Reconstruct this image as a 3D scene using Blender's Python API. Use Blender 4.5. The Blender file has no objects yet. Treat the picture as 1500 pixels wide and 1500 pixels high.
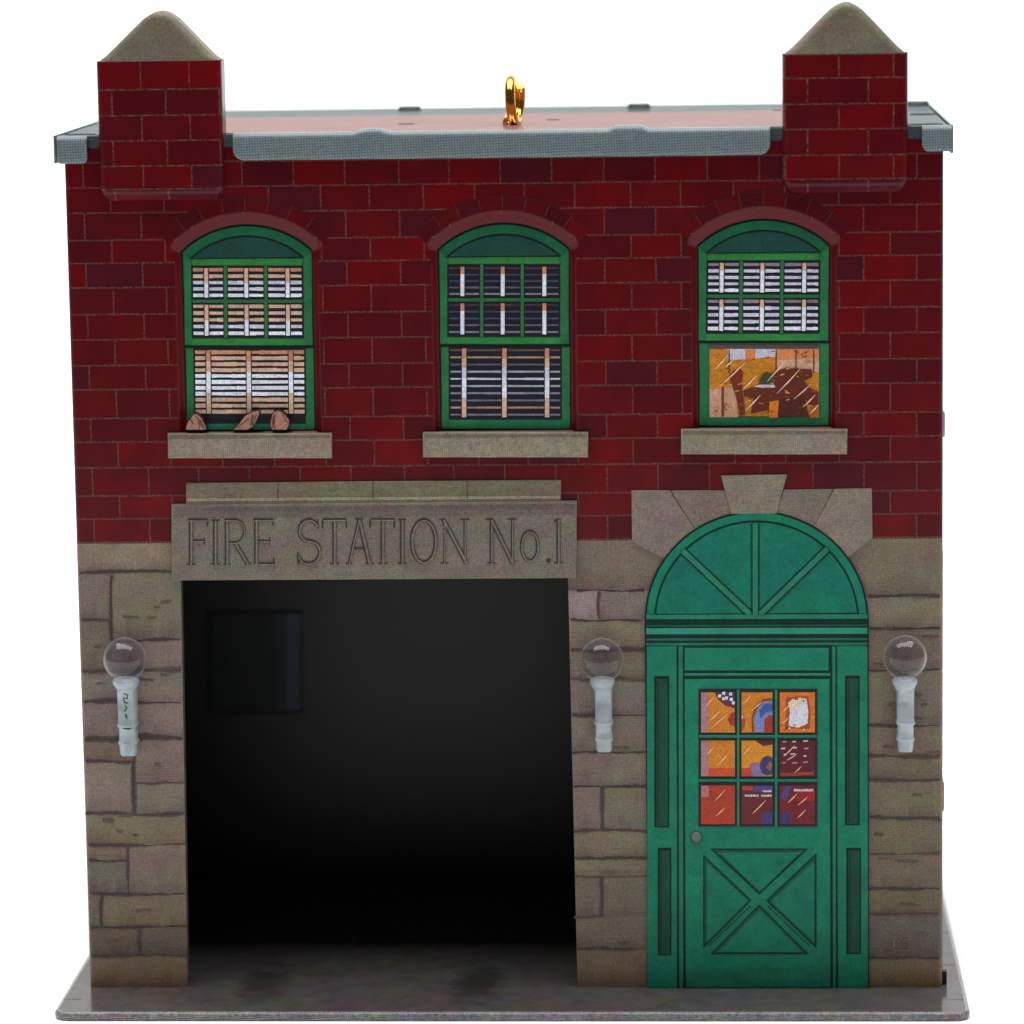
import bpy, math, random
import numpy as np
from mathutils import Matrix, Vector
random.seed(7)
C = bpy.context.scene.collection
S = 0.1                                   # 1 unit of the measured facade = 10 cm
K = 0.92                                  # how much light the facade gets: printed colour = seen colour / K
U = 1/1255.0                              # one photo pixel on the facade, in facade units

# ---------------------------------------------------------------- camera solved from the photograph
FPX = 5778.0
CAM = np.array([0.7534, -4.4792, 1.2403])
PITCH, YAW, ROLL = 0.1498, -0.0551, 0.0149
def axes():
    cx, sx = math.cos(PITCH), math.sin(PITCH); cy, sy = math.cos(YAW), math.sin(YAW)
    F = np.array([sy*cx, cy*cx, -sx]); R = np.array([cy, -sy, 0.0]); D = np.cross(F, R)
    cr, sr = math.cos(ROLL), math.sin(ROLL)
    return cr*R + sr*D, -sr*R + cr*D, F
AR, AD, AF = axes()
def P(px, py, y=0.0):                     # a measured point of the facade -> (X, Z) on the wall plane
    d = FPX*AF + (px-750)*AR + (py-750)*AD
    t = (y-CAM[1])/d[1]; q = CAM + t*d
    return (q[0], q[2])
def PZ(px, py, z):                        # a measured point on a level surface -> (X, Y)
    d = FPX*AF + (px-750)*AR + (py-750)*AD
    t = (z-CAM[2])/d[2]; q = CAM + t*d
    return (q[0], q[1])
H = 0.985                                 # wall top
ROOF = 1.000
DEP = 0.542

def lin(v):
    v /= 255.0
    return v/12.92 if v <= 0.04045 else ((v+0.055)/1.055)**2.4
def c(r, g, b, k=None):
    k = K if k is None else k
    return (min(lin(r)/k, .9), min(lin(g)/k, .9), min(lin(b)/k, .9))
def jit(col, a=.08):
    f = 1+random.uniform(-a, a)
    return tuple(min(1, max(0, x*f*(1+random.uniform(-a/3, a/3)))) for x in col)

# ---------------------------------------------------------------- mesh building
class MB:
    def __init__(s): s.v = []; s.f = []; s.c = []; s.m = []; s.sm = []; s.at = {}
    def vert(s, x, y, z): s.v.append((x, y, z)); return len(s.v)-1
    def face(s, idx, col=(.5, .5, .5), m=0, smooth=False):
        s.f.append(list(idx)); s.c.append(col); s.m.append(m); s.sm.append(smooth)
    def poly(s, pts, y, col, m=0):        # flat piece facing the viewer (-Y)
        pts = ccw(pts)
        s.face([s.vert(p[0], y, p[1]) for p in pts], col, m)
    def plate(s, pts, y0, y1, col, m=0, bev=0.0, side=None, steps=3):   # y0 front, y1 back
        pts = ccw(pts); side = side or col
        rings = []
        if bev > 0:
            for k in range(steps+1):
                a = k/steps*math.pi/2
                ins = bev*(1-math.sin(a)); dy = bev*(1-math.cos(a))
                # a=0 : innermost, front ; a=pi/2 : outer, back by bev
                q = inset(pts, ins) if ins > 1e-7 else pts
                rings.append([s.vert(p[0], y0+dy, p[1]) for p in q])
        else:
            rings.append([s.vert(p[0], y0, p[1]) for p in pts])
        rings.append([s.vert(p[0], y1, p[1]) for p in pts])
        s.face(rings[0], col, m)
        n = len(pts)
        for a, b in zip(rings[:-1], rings[1:]):
            last = b is rings[-1]
            for i in range(n):
                j = (i+1) % n
                s.face([a[i], b[i], b[j], a[j]], side if last else col, m, smooth=(bev > 0 and not last))
        s.face(list(reversed(rings[-1])), side, m)
    def box(s, x0, x1, y0, y1, z0, z1, col, m=0):
        s.plate([(x0, z0), (x1, z0), (x1, z1), (x0, z1)], y0, y1, col, m)
    def grid(s, xs, zs, fn, colfn, m=0, smooth=True, attr=None):
        nx, nz = len(xs), len(zs); base = len(s.v)
        for j, z in enumerate(zs):
            for i, x in enumerate(xs):
                s.v.append(fn(x, z))
        for j in range(nz-1):
            for i in range(nx-1):
                a = base+j*nx+i
                s.face([a, a+1, a+nx+1, a+nx], colfn(xs[i], zs[j]), m, smooth)
    def lathe(s, prof, cx, cy, cz, col, m=0, n=40, axis='z', cap=True):
        rings = []
        for r, h in prof:
            rg = []
            for k in range(n):
                a = 2*math.pi*k/n; u, w = r*math.cos(a), r*math.sin(a)
                if axis == 'z': rg.append(s.vert(cx+u, cy+w, cz+h))
                elif axis == 'y': rg.append(s.vert(cx+u, cy-h, cz+w))
                else: rg.append(s.vert(cx+h, cy+u, cz+w))
            rings.append(rg)
        for a, b in zip(rings[:-1], rings[1:]):
            for k in range(n):
                l = (k+1) % n
                s.face([a[k], a[l], b[l], b[k]], col, m, True)
        if cap:
            s.face(list(reversed(rings[0])), col, m, False); s.face(rings[-1], col, m, False)
    def tube(s, pts, r, col, m=0, n=14):
        rings = []; up = Vector((0, 0, 1)); prev = None
        for i, p in enumerate(pts):
            t = (Vector(pts[min(i+1, len(pts)-1)])-Vector(pts[max(i-1, 0)])).normalized()
            if prev is None: nrm = t.orthogonal().normalized()
            else: nrm = (prev - t*prev.dot(t)).normalized()
            prev = nrm; b = t.cross(nrm)
            rr = r[i] if isinstance(r, (list, tuple)) else r
            rings.append([s.vert(*(Vector(p)+nrm*rr*math.cos(2*math.pi*k/n)+b*rr*math.sin(2*math.pi*k/n))) for k in range(n)])
        for a, b in zip(rings[:-1], rings[1:]):
            for k in range(n):
                l = (k+1) % n
                s.face([a[k], a[l], b[l], b[k]], col, m, True)
        s.face(list(reversed(rings[0])), col, m); s.face(rings[-1], col, m)
    def build(s, name, mats, parent=None, label=None):
        me = bpy.data.meshes.new(name)
        me.from_pydata([(x*S, y*S, z*S) for x, y, z in s.v], [], s.f)
        if not isinstance(mats, (list, tuple)): mats = [mats]
        for q in mats: me.materials.append(q)
        me.polygons.foreach_set('material_index', s.m)
        me.polygons.foreach_set('use_smooth', s.sm)
        ca = me.color_attributes.new('Col', 'FLOAT_COLOR', 'CORNER')
        arr = []
        for f, col in zip(s.f, s.c): arr.extend([col[0], col[1], col[2], 1.0]*len(f))
        ca.data.foreach_set('color', arr)
        for nm, fn in s.at.items():
            a = me.attributes.new(nm, 'FLOAT', 'POINT')
            a.data.foreach_set('value', [float(fn(v)) for v in s.v])
        me.update()
        o = bpy.data.objects.new(name, me); C.objects.link(o)
        if parent: o.parent = parent
        if label: o['label'] = label
        return o

def area(p): return .5*sum(p[i][0]*p[(i+1) % len(p)][1]-p[(i+1) % len(p)][0]*p[i][1] for i in range(len(p)))
def ccw(p): return list(p) if area(p) > 0 else list(reversed(p))
def inset(pts, d):
    n = len(pts); out = []
    for i in range(n):
        a, b, e = Vector(pts[i-1]), Vector(pts[i]), Vector(pts[(i+1) % n])
        u = (b-a).normalized(); w = (e-b).normalized()
        n1 = Vector((-u.y, u.x)); n2 = Vector((-w.y, w.x))
        m = n1+n2; L = m.dot(n1)
        if abs(L) < 1e-6: m, L = n1, 1
        q = b+m*(d/L); out.append((q.x, q.y))
    return out
def rounded(pts, r, n=4):                 # round every corner of a ccw polygon; r may be a list
    pts = ccw(pts) if not isinstance(r, list) else pts
    N = len(pts); out = []
    for i in range(N):
        rr = r[i] if isinstance(r, list) else r
        b = Vector(pts[i])
        if rr <= 0: out.append((b.x, b.y)); continue
        a, e = Vector(pts[i-1]), Vector(pts[(i+1) % N])
        p0 = b+(a-b).normalized()*rr; p1 = b+(e-b).normalized()*rr
        for k in range(n+1):
            t = k/n; q = p0*(1-t)**2+b*2*t*(1-t)+p1*t*t; out.append((q.x, q.y))
    return out
def px(pts, y=0.0): return [P(a, b, y) for a, b in pts]
def rect(x0, y0, x1, y1, y=0.0): return px([(x0, y1), (x1, y1), (x1, y0), (x0, y0)], y)
def strip(pts, w):                        # a 2-D polyline (facade units) to a ribbon polygon
    L, R = [], []
    for i, p in enumerate(pts):
        a = Vector(pts[max(i-1, 0)]); b = Vector(pts[min(i+1, len(pts)-1)])
        t = (b-a).normalized(); n = Vector((-t.y, t.x))
        ww = (w[i] if isinstance(w, (list, tuple)) else w)/2
        L.append((p[0]+n.x*ww, p[1]+n.y*ww)); R.append((p[0]-n.x*ww, p[1]-n.y*ww))
    return L, R
def add_strip(mb, pts, w, y, col, m=0):
    L, R = strip(pts, w)
    for i in range(len(pts)-1):
        mb.poly([L[i], L[i+1], R[i+1], R[i]], y, col, m)

# ---------------------------------------------------------------- materials
def N(nt, t, **kw):
    n = nt.nodes.new(t)
    for k, v in kw.items(): setattr(n, k, v)
    return n
def math_(nt, op, a, b=None, c_=None):
    n = N(nt, 'ShaderNodeMath', operation=op)
    for i, v in enumerate((a, b, c_)):
        if v is None: continue
        if isinstance(v, (int, float)): n.inputs[i].default_value = v
        else: nt.links.new(v, n.inputs[i])
    return n.outputs[0]
def mixc(nt, fac, a, b, mode='MIX'):
    n = N(nt, 'ShaderNodeMix', data_type='RGBA', blend_type=mode)
    for sock, v in ((n.inputs[0], fac), (n.inputs[6], a), (n.inputs[7], b)):
        if isinstance(v, (int, float)): sock.default_value = v
        elif isinstance(v, tuple): sock.default_value = (v[0], v[1], v[2], 1)
        else: nt.links.new(v, sock)
    return n.outputs[2]
def halftone(nt, amp, pitch=0.00030):
    """printing screens: three rotated dot grids, one for each ink; returns a colour around 1"""
    tc = N(nt, 'ShaderNodeTexCoord').outputs['Object']
    outs = []
    for ang in (18, 47, 76):
        mp = N(nt, 'ShaderNodeMapping'); nt.links.new(tc, mp.inputs[0])
        mp.inputs['Rotation'].default_value = (0, math.radians(ang), 0)
        k = 2*math.pi/pitch; mp.inputs['Scale'].default_value = (k, k, k)
        sp = N(nt, 'ShaderNodeSeparateXYZ'); nt.links.new(mp.outputs[0], sp.inputs[0])
        # the y term keeps dots on level surfaces (base, roof) as well
        a = math_(nt, 'SINE', math_(nt, 'ADD', sp.outputs[0], math_(nt, 'MULTIPLY', sp.outputs[1], .6)))
        b = math_(nt, 'SINE', math_(nt, 'ADD', sp.outputs[2], math_(nt, 'MULTIPLY', sp.outputs[1], .8)))
        outs.append(math_(nt, 'MULTIPLY_ADD', math_(nt, 'MULTIPLY', a, b), amp, 1.0))
    cb = N(nt, 'ShaderNodeCombineColor')
    for i in range(3): nt.links.new(outs[i], cb.inputs[i])
    return cb.outputs[0]
def noise(nt, scale, detail=4, rough=.6, col=False, stretch=None, dim=None):
    tc = N(nt, 'ShaderNodeTexCoord').outputs['Object']
    n = N(nt, 'ShaderNodeTexNoise')
    if stretch:
        mp = N(nt, 'ShaderNodeMapping'); mp.inputs['Scale'].default_value = stretch
        nt.links.new(tc, mp.inputs[0]); tc = mp.outputs[0]
    nt.links.new(tc, n.inputs['Vector'])
    n.inputs['Scale'].default_value = scale; n.inputs['Detail'].default_value = detail; n.inputs['Roughness'].default_value = rough
    return n.outputs['Color' if col else 'Fac']
def new_mat(name):
    m = bpy.data.materials.new(name); m.use_nodes = True
    return m, m.node_tree, m.node_tree.nodes['Principled BSDF']
def finish(nt, b, col, rough=.35, spec=.5, coat=0.0, bump=0.0, metallic=0.0):
    if isinstance(col, tuple): b.inputs['Base Color'].default_value = (*col, 1)
    else: nt.links.new(col, b.inputs['Base Color'])
    b.inputs['Roughness'].default_value = rough
    b.inputs['Specular IOR Level'].default_value = spec
    b.inputs['Coat Weight'].default_value = coat
    b.inputs['Coat Roughness'].default_value = .08
    b.inputs['Metallic'].default_value = metallic
    if bump:
        bp = N(nt, 'ShaderNodeBump'); bp.inputs['Strength'].default_value = bump; bp.inputs['Distance'].default_value = .0003
        nt.links.new(noise(nt, 60, 3, .5), bp.inputs['Height']); nt.links.new(bp.outputs[0], b.inputs['Normal'])
def print_mat(name, dot=.1, blotch=.2, bscale=300, rough=.42, spec=.35, coat=0.0, bump=.25, tint=None, tamt=0.0, grain=0.12, pitch=.00034):
    m, nt, b = new_mat(name)
    col = N(nt, 'ShaderNodeAttribute', attribute_name='Col').outputs['Color']
    f = noise(nt, bscale, 5, .65)
    f = math_(nt, 'MULTIPLY_ADD', math_(nt, 'SUBTRACT', f, .5), 2*blotch*2, 1.0)
    col = mixc(nt, 1.0, col, mixc(nt, 1.0, f, (1, 1, 1), 'MULTIPLY'), 'MULTIPLY')
    if tamt:                               # coloured clouds of ink, as on the stone print
        n2 = noise(nt, 190, 5, .6, col=True, stretch=(1, 1, 1.9))
        v = mixc(nt, 1.0, n2, (2.0, 2.0, 2.0), 'MULTIPLY')
        col = mixc(nt, tamt, col, mixc(nt, 1.0, col, v, 'MULTIPLY'))
    if grain:
        n3 = noise(nt, 3300, 2, .8, col=True); sc3 = N(nt, 'ShaderNodeSeparateColor'); nt.links.new(n3, sc3.inputs[0])
        cb3 = N(nt, 'ShaderNodeCombineColor')
        for i3 in range(3): nt.links.new(math_(nt, 'MAXIMUM', math_(nt, 'MULTIPLY_ADD', math_(nt, 'SUBTRACT', math_(nt, 'ADD', math_(nt, 'MULTIPLY', sc3.outputs[i3], .4), math_(nt, 'MULTIPLY', sc3.outputs[0], .6)), .5), grain*4.2, 1.0), .15), cb3.inputs[i3])
        col = mixc(nt, 1.0, col, cb3.outputs[0], 'MULTIPLY')
    if dot: col = mixc(nt, 1.0, col, halftone(nt, dot, pitch), 'MULTIPLY')
    finish(nt, b, col, rough, spec, coat, bump)
    return m
M_PRINT = print_mat('litho_print', .10, .16, 500, grain=.2)
M_ARCH = print_mat('arch_brick_print', .05, .12, 500, rough=.5, spec=.06, bump=.1)
M_GREEN = print_mat('green_enamel_print', .14, .20, 420, tint=None, tamt=.22, grain=.30, spec=.14, rough=.5)
M_STONE = print_mat('stone_print', .44, .16, 420, rough=.45, spec=.2, tamt=.32, grain=.42)
M_EAVE = print_mat('grey_halftone_print', .72, .08, 200, rough=.34, spec=.3, tamt=.15, grain=.3, pitch=.00044)
M_FINE = print_mat('picture_print', .28, .16, 700, rough=.45, spec=.25, grain=.40)

def brick_mat():
    m, nt, b = new_mat('brick_print')
    A = lambda n: N(nt, 'ShaderNodeAttribute', attribute_name=n).outputs['Fac']
    wob = math_(nt, 'MULTIPLY', math_(nt, 'SUBTRACT', noise(nt, 900, 3, .6), .5), .05)
    v = math_(nt, 'ADD', A('bv'), wob); be, bo = A('be'), A('bo')
    row = math_(nt, 'FLOOR', v); par = math_(nt, 'FLOORED_MODULO', row, 2.0)
    u = math_(nt, 'ADD', math_(nt, 'MULTIPLY', be, math_(nt, 'SUBTRACT', 1.0, par)), math_(nt, 'MULTIPLY', bo, par))
    u = math_(nt, 'ADD', u, math_(nt, 'MULTIPLY', wob, .5))
    cu = math_(nt, 'FLOOR', u); fu = math_(nt, 'FRACT', u); fv = math_(nt, 'FRACT', v)
    du = math_(nt, 'MULTIPLY', math_(nt, 'MINIMUM', fu, math_(nt, 'SUBTRACT', 1.0, fu)), 75.0)
    dv = math_(nt, 'MULTIPLY', math_(nt, 'MINIMUM', fv, math_(nt, 'SUBTRACT', 1.0, fv)), 37.0)
    d = math_(nt, 'MINIMUM', du, dv)
    mr = N(nt, 'ShaderNodeMapRange', interpolation_type='SMOOTHSTEP')
    nt.links.new(d, mr.inputs[0]); mr.inputs[1].default_value = .3; mr.inputs[2].default_value = 1.7
    mr.inputs[3].default_value = 1; mr.inputs[4].default_value = 0
    cb = N(nt, 'ShaderNodeCombineXYZ'); nt.links.new(row, cb.inputs[0]); nt.links.new(cu, cb.inputs[1])
    wn = N(nt, 'ShaderNodeTexWhiteNoise', noise_dimensions='3D'); nt.links.new(cb.outputs[0], wn.inputs['Vector'])
    cr = N(nt, 'ShaderNodeValToRGB'); nt.links.new(wn.outputs['Value'], cr.inputs[0])
    el = cr.color_ramp; el.interpolation = 'CONSTANT'
    stops = [(0, c(77, 9, 17)), (.16, c(87, 9, 15)), (.32, c(80, 12, 19)), (.46, c(98, 7, 13)),
             (.60, c(84, 8, 14)), (.74, c(72, 15, 26)), (.84, c(90, 11, 17))]
    el.elements[0].position = 0; el.elements[0].color = (*stops[0][1], 1)
    el.elements[1].position = stops[1][0]; el.elements[1].color = (*stops[1][1], 1)
    for p_, q in stops[2:]:
        e = el.elements.new(p_); e.color = (*q, 1)
    # blotches inside a brick: red to dark plum
    bl = N(nt, 'ShaderNodeMapRange'); nt.links.new(noise(nt, 230, 4, .55), bl.inputs[0])
    bl.inputs[1].default_value = .35; bl.inputs[2].default_value = .68
    col = mixc(nt, math_(nt, 'MULTIPLY', bl.outputs[0], .55), cr.outputs[0], c(58, 8, 15))
    col = mixc(nt, A('rc'), col, c(84, 9, 15))
    speck = N(nt, 'ShaderNodeMapRange'); nt.links.new(noise(nt, 3600, 2, .6), speck.inputs[0])
    speck.inputs[1].default_value = .35; speck.inputs[2].default_value = .75
    mort = mixc(nt, speck.outputs[0], c(56, 28, 24), c(118, 98, 84))
    col = mixc(nt, math_(nt, 'MULTIPLY', math_(nt, 'MULTIPLY', mr.outputs[0], .64), math_(nt, 'SUBTRACT', 1.0, A('rc'))), col, mort)
    col = mixc(nt, 1.0, col, halftone(nt, .05), 'MULTIPLY')
    finish(nt, b, col, .24, .17, 0.0, .15)
    return m
M_BRICK = brick_mat()

def plain(name, col, rough=.5, spec=.5, metallic=0., blotch=.1, scale=200, coat=0., bump=.15):
    m, nt, b = new_mat(name)
    f = math_(nt, 'MULTIPLY_ADD', math_(nt, 'SUBTRACT', noise(nt, scale, 4, .6), .5), 4*blotch, 1.0)
    finish(nt, b, mixc(nt, 1.0, col, mixc(nt, 1.0, f, (1, 1, 1), 'MULTIPLY'), 'MULTIPLY'), rough, spec, coat, bump, metallic)
    return m
M_INNER = plain('dark_inner_paint', (.005, .005, .005), .40, .32)
M_BLACK = plain('black_slot', (.012, .013, .013), .5, .3)
M_EDGE = plain('bare_tin_edge', (.12, .13, .13), .35, .6, .3)
M_GOLD = plain('gold_plated_wire', (.83, .42, .07), .13, .5, 1.0, .03)
M_WHITE = plain('white_paper', (.93, .93, .93), .9, .1, 0, .0, 20, bump=0)
def plastic():
    m = bpy.data.materials.new('clear_acrylic'); m.use_nodes = True; nt = m.node_tree; nt.nodes.clear()
    out = N(nt, 'ShaderNodeOutputMaterial')
    tr = N(nt, 'ShaderNodeBsdfTransparent'); tr.inputs[0].default_value = (.80, .78, .80, 1)
    gl = N(nt, 'ShaderNodeBsdfGlossy'); gl.inputs[0].default_value = (.9, .9, .92, 1); gl.inputs['Roughness'].default_value = .03
    df = N(nt, 'ShaderNodeBsdfDiffuse'); df.inputs[0].default_value = (.42, .42, .44, 1)
    lw = N(nt, 'ShaderNodeLayerWeight'); lw.inputs['Blend'].default_value = .5
    fr = N(nt, 'ShaderNodeFresnel'); fr.inputs[0].default_value = 1.42
    m1 = N(nt, 'ShaderNodeMixShader'); nt.links.new(math_(nt, 'MULTIPLY_ADD', math_(nt, 'POWER', lw.outputs['Facing'], 5.0), .95, .05), m1.inputs[0])
    nt.links.new(tr.outputs[0], m1.inputs[1]); nt.links.new(df.outputs[0], m1.inputs[2])
    ge = N(nt, 'ShaderNodeNewGeometry')
    m2 = N(nt, 'ShaderNodeMixShader'); nt.links.new(math_(nt, 'MULTIPLY', fr.outputs[0], math_(nt, 'SUBTRACT', 1.0, ge.outputs['Backfacing'])), m2.inputs[0])
    nt.links.new(m1.outputs[0], m2.inputs[1]); nt.links.new(gl.outputs[0], m2.inputs[2]); nt.links.new(m2.outputs[0], out.inputs[0])
    return m
M_CLEAR = plastic()
def frosty():
    m, nt, b = new_mat('pale_acrylic')
    f = noise(nt, 700, 4, .6)
    nt.links.new(mixc(nt, f, c(128, 142, 148), c(206, 218, 222)), b.inputs['Base Color'])
    b.inputs['Transmission Weight'].default_value = .2
    b.inputs['Roughness'].default_value = .05; b.inputs['IOR'].default_value = 1.45
    return m
M_FROST = frosty()
M_REFLECT = plain('dark_reflection_paint', (.02, .02, .025), .4, .4)

# ---------------------------------------------------------------- the ornament root
root = bpy.data.objects.new('fire_station_ornament', None); C.objects.link(root)
root.empty_display_size = .01
root['label'] = 'tin fire station ornament with red brick upper floor, green door and open bay'
root['category'] = 'ornament'

# ---------------------------------------------------------------- brick coordinates
ROWS = [P(120, y)[1] for y in (239, 275.5, 312.5, 352.5, 386, 422, 461, 498, 536, 571, 613.5, 648, 685.6, 727, 760.4, 794.5)]
ROWS = [ROWS[0]+.031*2, ROWS[0]+.031] + ROWS
EV = [P(x, 400)[0] for x in (88, 165, 243, 319, 396, 472, 543, 622, 697, 770, 843, 925, 998, 1075, 1150, 1229, 1304, 1381)]
OD = [P(x, 400)[0] for x in (52, 126, 209, 283, 358, 433, 508, 587, 660, 735, 810, 886, 961, 1037, 1113, 1190, 1265, 1343, 1420)]
def interp(v, xs):
    xs = np.array(xs); return np.interp(v, xs, np.arange(len(xs)))
def rowc(z): return np.interp(-z, [-r for r in ROWS], np.arange(len(ROWS)))-1

# ---------------------------------------------------------------- windows: where they are
WOFF = []
cw = P(740.8, 628.6)
for a, b in ((366.7, 630.0), (740.8, 628.6), (1119.5, 624.0)):
    q = P(a, b); WOFF.append((q[0]-cw[0], q[1]-cw[1]))
FX0, FX1 = P(644.5, 500)[0], P(833.5, 500)[0]
FZ0, FSP, FTOP = P(740, 628.6)[1], P(740, 367)[1], P(740, 329.5)[1]
FCX = (FX0+FX1)/2; HW = (FX1-FX0)/2
RISE = FTOP-FSP; ARAD = (HW*HW+RISE*RISE)/(2*RISE); ACZ = FTOP-ARAD
def sd_window(X, Z):                       # distance outside the window outline (segment-arch top)
    dx = abs(X-FCX)-HW; dzb = FZ0-Z
    da = math.hypot(X-FCX, Z-ACZ)-ARAD
    if Z < FSP: d = dx if dx > 0 else -1e-3
    else:
        if dx > 0 and (math.hypot(HW, FSP-ACZ) < math.hypot(X-FCX, Z-ACZ)) and (abs(X-FCX)/max(Z-ACZ, 1e-6) > HW/(FSP-ACZ)):
            d = math.hypot(dx, Z-FSP)
        else: d = da
    return max(d, dzb)
REC = .0085
def recess(X, Z):
    h = 0
    for ox, oz in WOFF:
        if abs(X-ox-FCX) > HW+.04 or Z-oz > FTOP+.04 or Z-oz < FZ0-.02: continue
        d = sd_window(X-ox, Z-oz)
        up = min(max((Z-oz-FSP+.012)/.024, 0), 1)
        w = .0080+.0062*up
        t = min(max(1-(d-.0015)/w, 0), 1)
        t2 = t*t*(3-2*t)
        h = max(h, REC*(.45*t2+.55*t))
    return h
ER = .006
def edge(X):
    if X < ER: return ER-math.sqrt(max(ER*ER-(ER-X)**2, 0))
    if X > 1-ER: return ER-math.sqrt(max(ER*ER-(X-1+ER)**2, 0))
    return 0
Z795 = P(700, 793)[1]
def lin_(a, b, n): return [a+(b-a)*i/n for i in range(n+1)]
exl = [ER*(1-math.cos(math.pi/2*k/6)) for k in range(7)]
xs = exl[:-1]+lin_(ER, 1-ER, 500)+[1-x for x in reversed(exl[:-1])]
zs = lin_(Z795, H, 235)
mb = MB()
mb.grid(xs, zs, lambda x, z: (x, recess(x, z)+edge(x), z), lambda x, z: (.1, .01, .01))
mb.at = {'bv': lambda v: rowc(v[2]), 'be': lambda v: interp(v[0], EV), 'bo': lambda v: interp(v[0], OD), 'rc': lambda v: min(1.0, max(0.0, recess(v[0], v[2]))/.0012)}
# brick arch rings printed above each window
vb = [c(76, 8, 14), c(70, 9, 17), c(82, 8, 13), c(66, 11, 19)]
ri, ro = ARAD+.0172, ARAD+.0172+20*U
amax = math.asin(HW/ARAD)+.03
for wi, (ox, oz) in enumerate(WOFF):
    nvo = 8
    for k in range(nvo):
        a0 = -amax+2*amax*k/nvo; a1 = -amax+2*amax*(k+1)/nvo
        pts = []
        for t in range(7): a = a0+(a1-a0)*t/6; pts.append((FCX+ox+ro*math.sin(a), ACZ+oz+ro*math.cos(a)))
        for t in range(6, -1, -1): a = a0+(a1-a0)*t/6; pts.append((FCX+ox+ri*math.sin(a), ACZ+oz+ri*math.cos(a)))
        mb.poly(pts, -.0004, jit(vb[(k*3+wi) % 4], .12), 1)
    for k in range(1, nvo):
        a = -amax+2*amax*k/nvo
        add_strip(mb, [(FCX+ox+r_*math.sin(a), ACZ+oz+r_*math.cos(a)) for r_ in (ri+.001, ro+.002)], .0010, -.0008, c(84, 42, 42), 1)
    add_strip(mb, [(FCX+ox+ro*math.sin(a), ACZ+oz+ro*math.cos(a)) for a in lin_(-amax*.93, amax*.93, 30)], .0009, -.0008, c(70, 28, 30), 1)
mb.build('brick_wall', [M_BRICK, M_ARCH], root, 'red brick upper front wall with three arched window recesses')

# ---------------------------------------------------------------- stone ground floor
stones = [
 # left pier
 (96, 795, 270, 838, 116, 104, 94), (96, 838, 163, 907, 104, 94, 90), (163, 838, 270, 938, 106, 100, 86),
 (96, 907, 163, 982, 100, 93, 80), (163, 938, 270, 982, 108, 98, 92), (96, 982, 270, 1028, 108, 98, 90),
 (96, 1028, 270, 1081, 112, 98, 94), (96, 1081, 197, 1115, 102, 90, 78), (197, 1081, 272, 1146, 112, 96, 90),
 (96, 1115, 197, 1192, 112, 103, 94), (197, 1146, 272, 1192, 108, 103, 90), (96, 1192, 274, 1236, 104, 94, 78),
 (96, 1236, 188, 1260, 106, 95, 78), (96, 1260, 188, 1309, 92, 88, 80), (188, 1236, 274, 1309, 104, 95, 84),
 (96, 1309, 149, 1358, 92, 85, 74), (149, 1309, 275, 1358, 104, 93, 78), (96, 1358, 205, 1400, 90, 80, 68),
 (205, 1358, 276, 1400, 90, 82, 72), (96, 1400, 278, 1452, 112, 97, 78),
 # above the opening, behind the lintel
 (266, 795, 846, 850, 100, 92, 84),
 # middle pier
 (832, 789, 1004, 865, 104, 96, 86), (832, 865, 878, 908, 128, 116, 116), (878, 865, 975, 908, 110, 98, 94),
 (832, 908, 960, 952, 108, 101, 86), (832, 952, 960, 995, 104, 95, 80), (832, 995, 960, 1048, 106, 97, 90),
 (832, 1048, 960, 1103, 108, 99, 86), (832, 1103, 960, 1152, 110, 98, 90), (832, 1152, 883, 1217, 104, 92, 86),
 (883, 1152, 960, 1217, 102, 96, 84), (832, 1217, 960, 1257, 106, 100, 84), (832, 1257, 960, 1283, 104, 98, 80),
 (832, 1283, 881, 1343, 98, 88, 78), (881, 1283, 960, 1343, 98, 92, 80), (832, 1343, 960, 1389, 96, 88, 78),
 (832, 1389, 960, 1452, 110, 95, 78),
 # right pier
 (1212, 785, 1400, 874, 104, 98, 84), (1255, 874, 1400, 921, 104, 96, 84), (1255, 921, 1400, 982, 104, 92, 80),
 (1255, 982, 1400, 1062, 98, 92, 80), (1255, 1062, 1400, 1107, 100, 90, 76), (1255, 1107, 1400, 1142, 98, 90, 76),
 (1255, 1142, 1400, 1197, 100, 94, 78), (1255, 1197, 1400, 1251, 98, 90, 76), (1255, 1251, 1400, 1301, 94, 85, 74),
 (1255, 1301, 1400, 1339, 92, 82, 66), (1255, 1339, 1400, 1403, 88, 80, 74), (1255, 1403, 1400, 1452, 108, 94, 74)]
OL0, OL1 = P(265, 850)[0], P(275, 1445)[0]      # opening: left edge top / bottom
OR0, OR1 = P(832, 848)[0], P(846, 1445)[0]
OZ = P(550, 847)[1]
def opx(z, left):
    t = min(max(z/OZ, 0), 1)
    return (OL1+(OL0-OL1)*t) if left else (OR1+(OR0-OR1)*t)
mb = MB()
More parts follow.
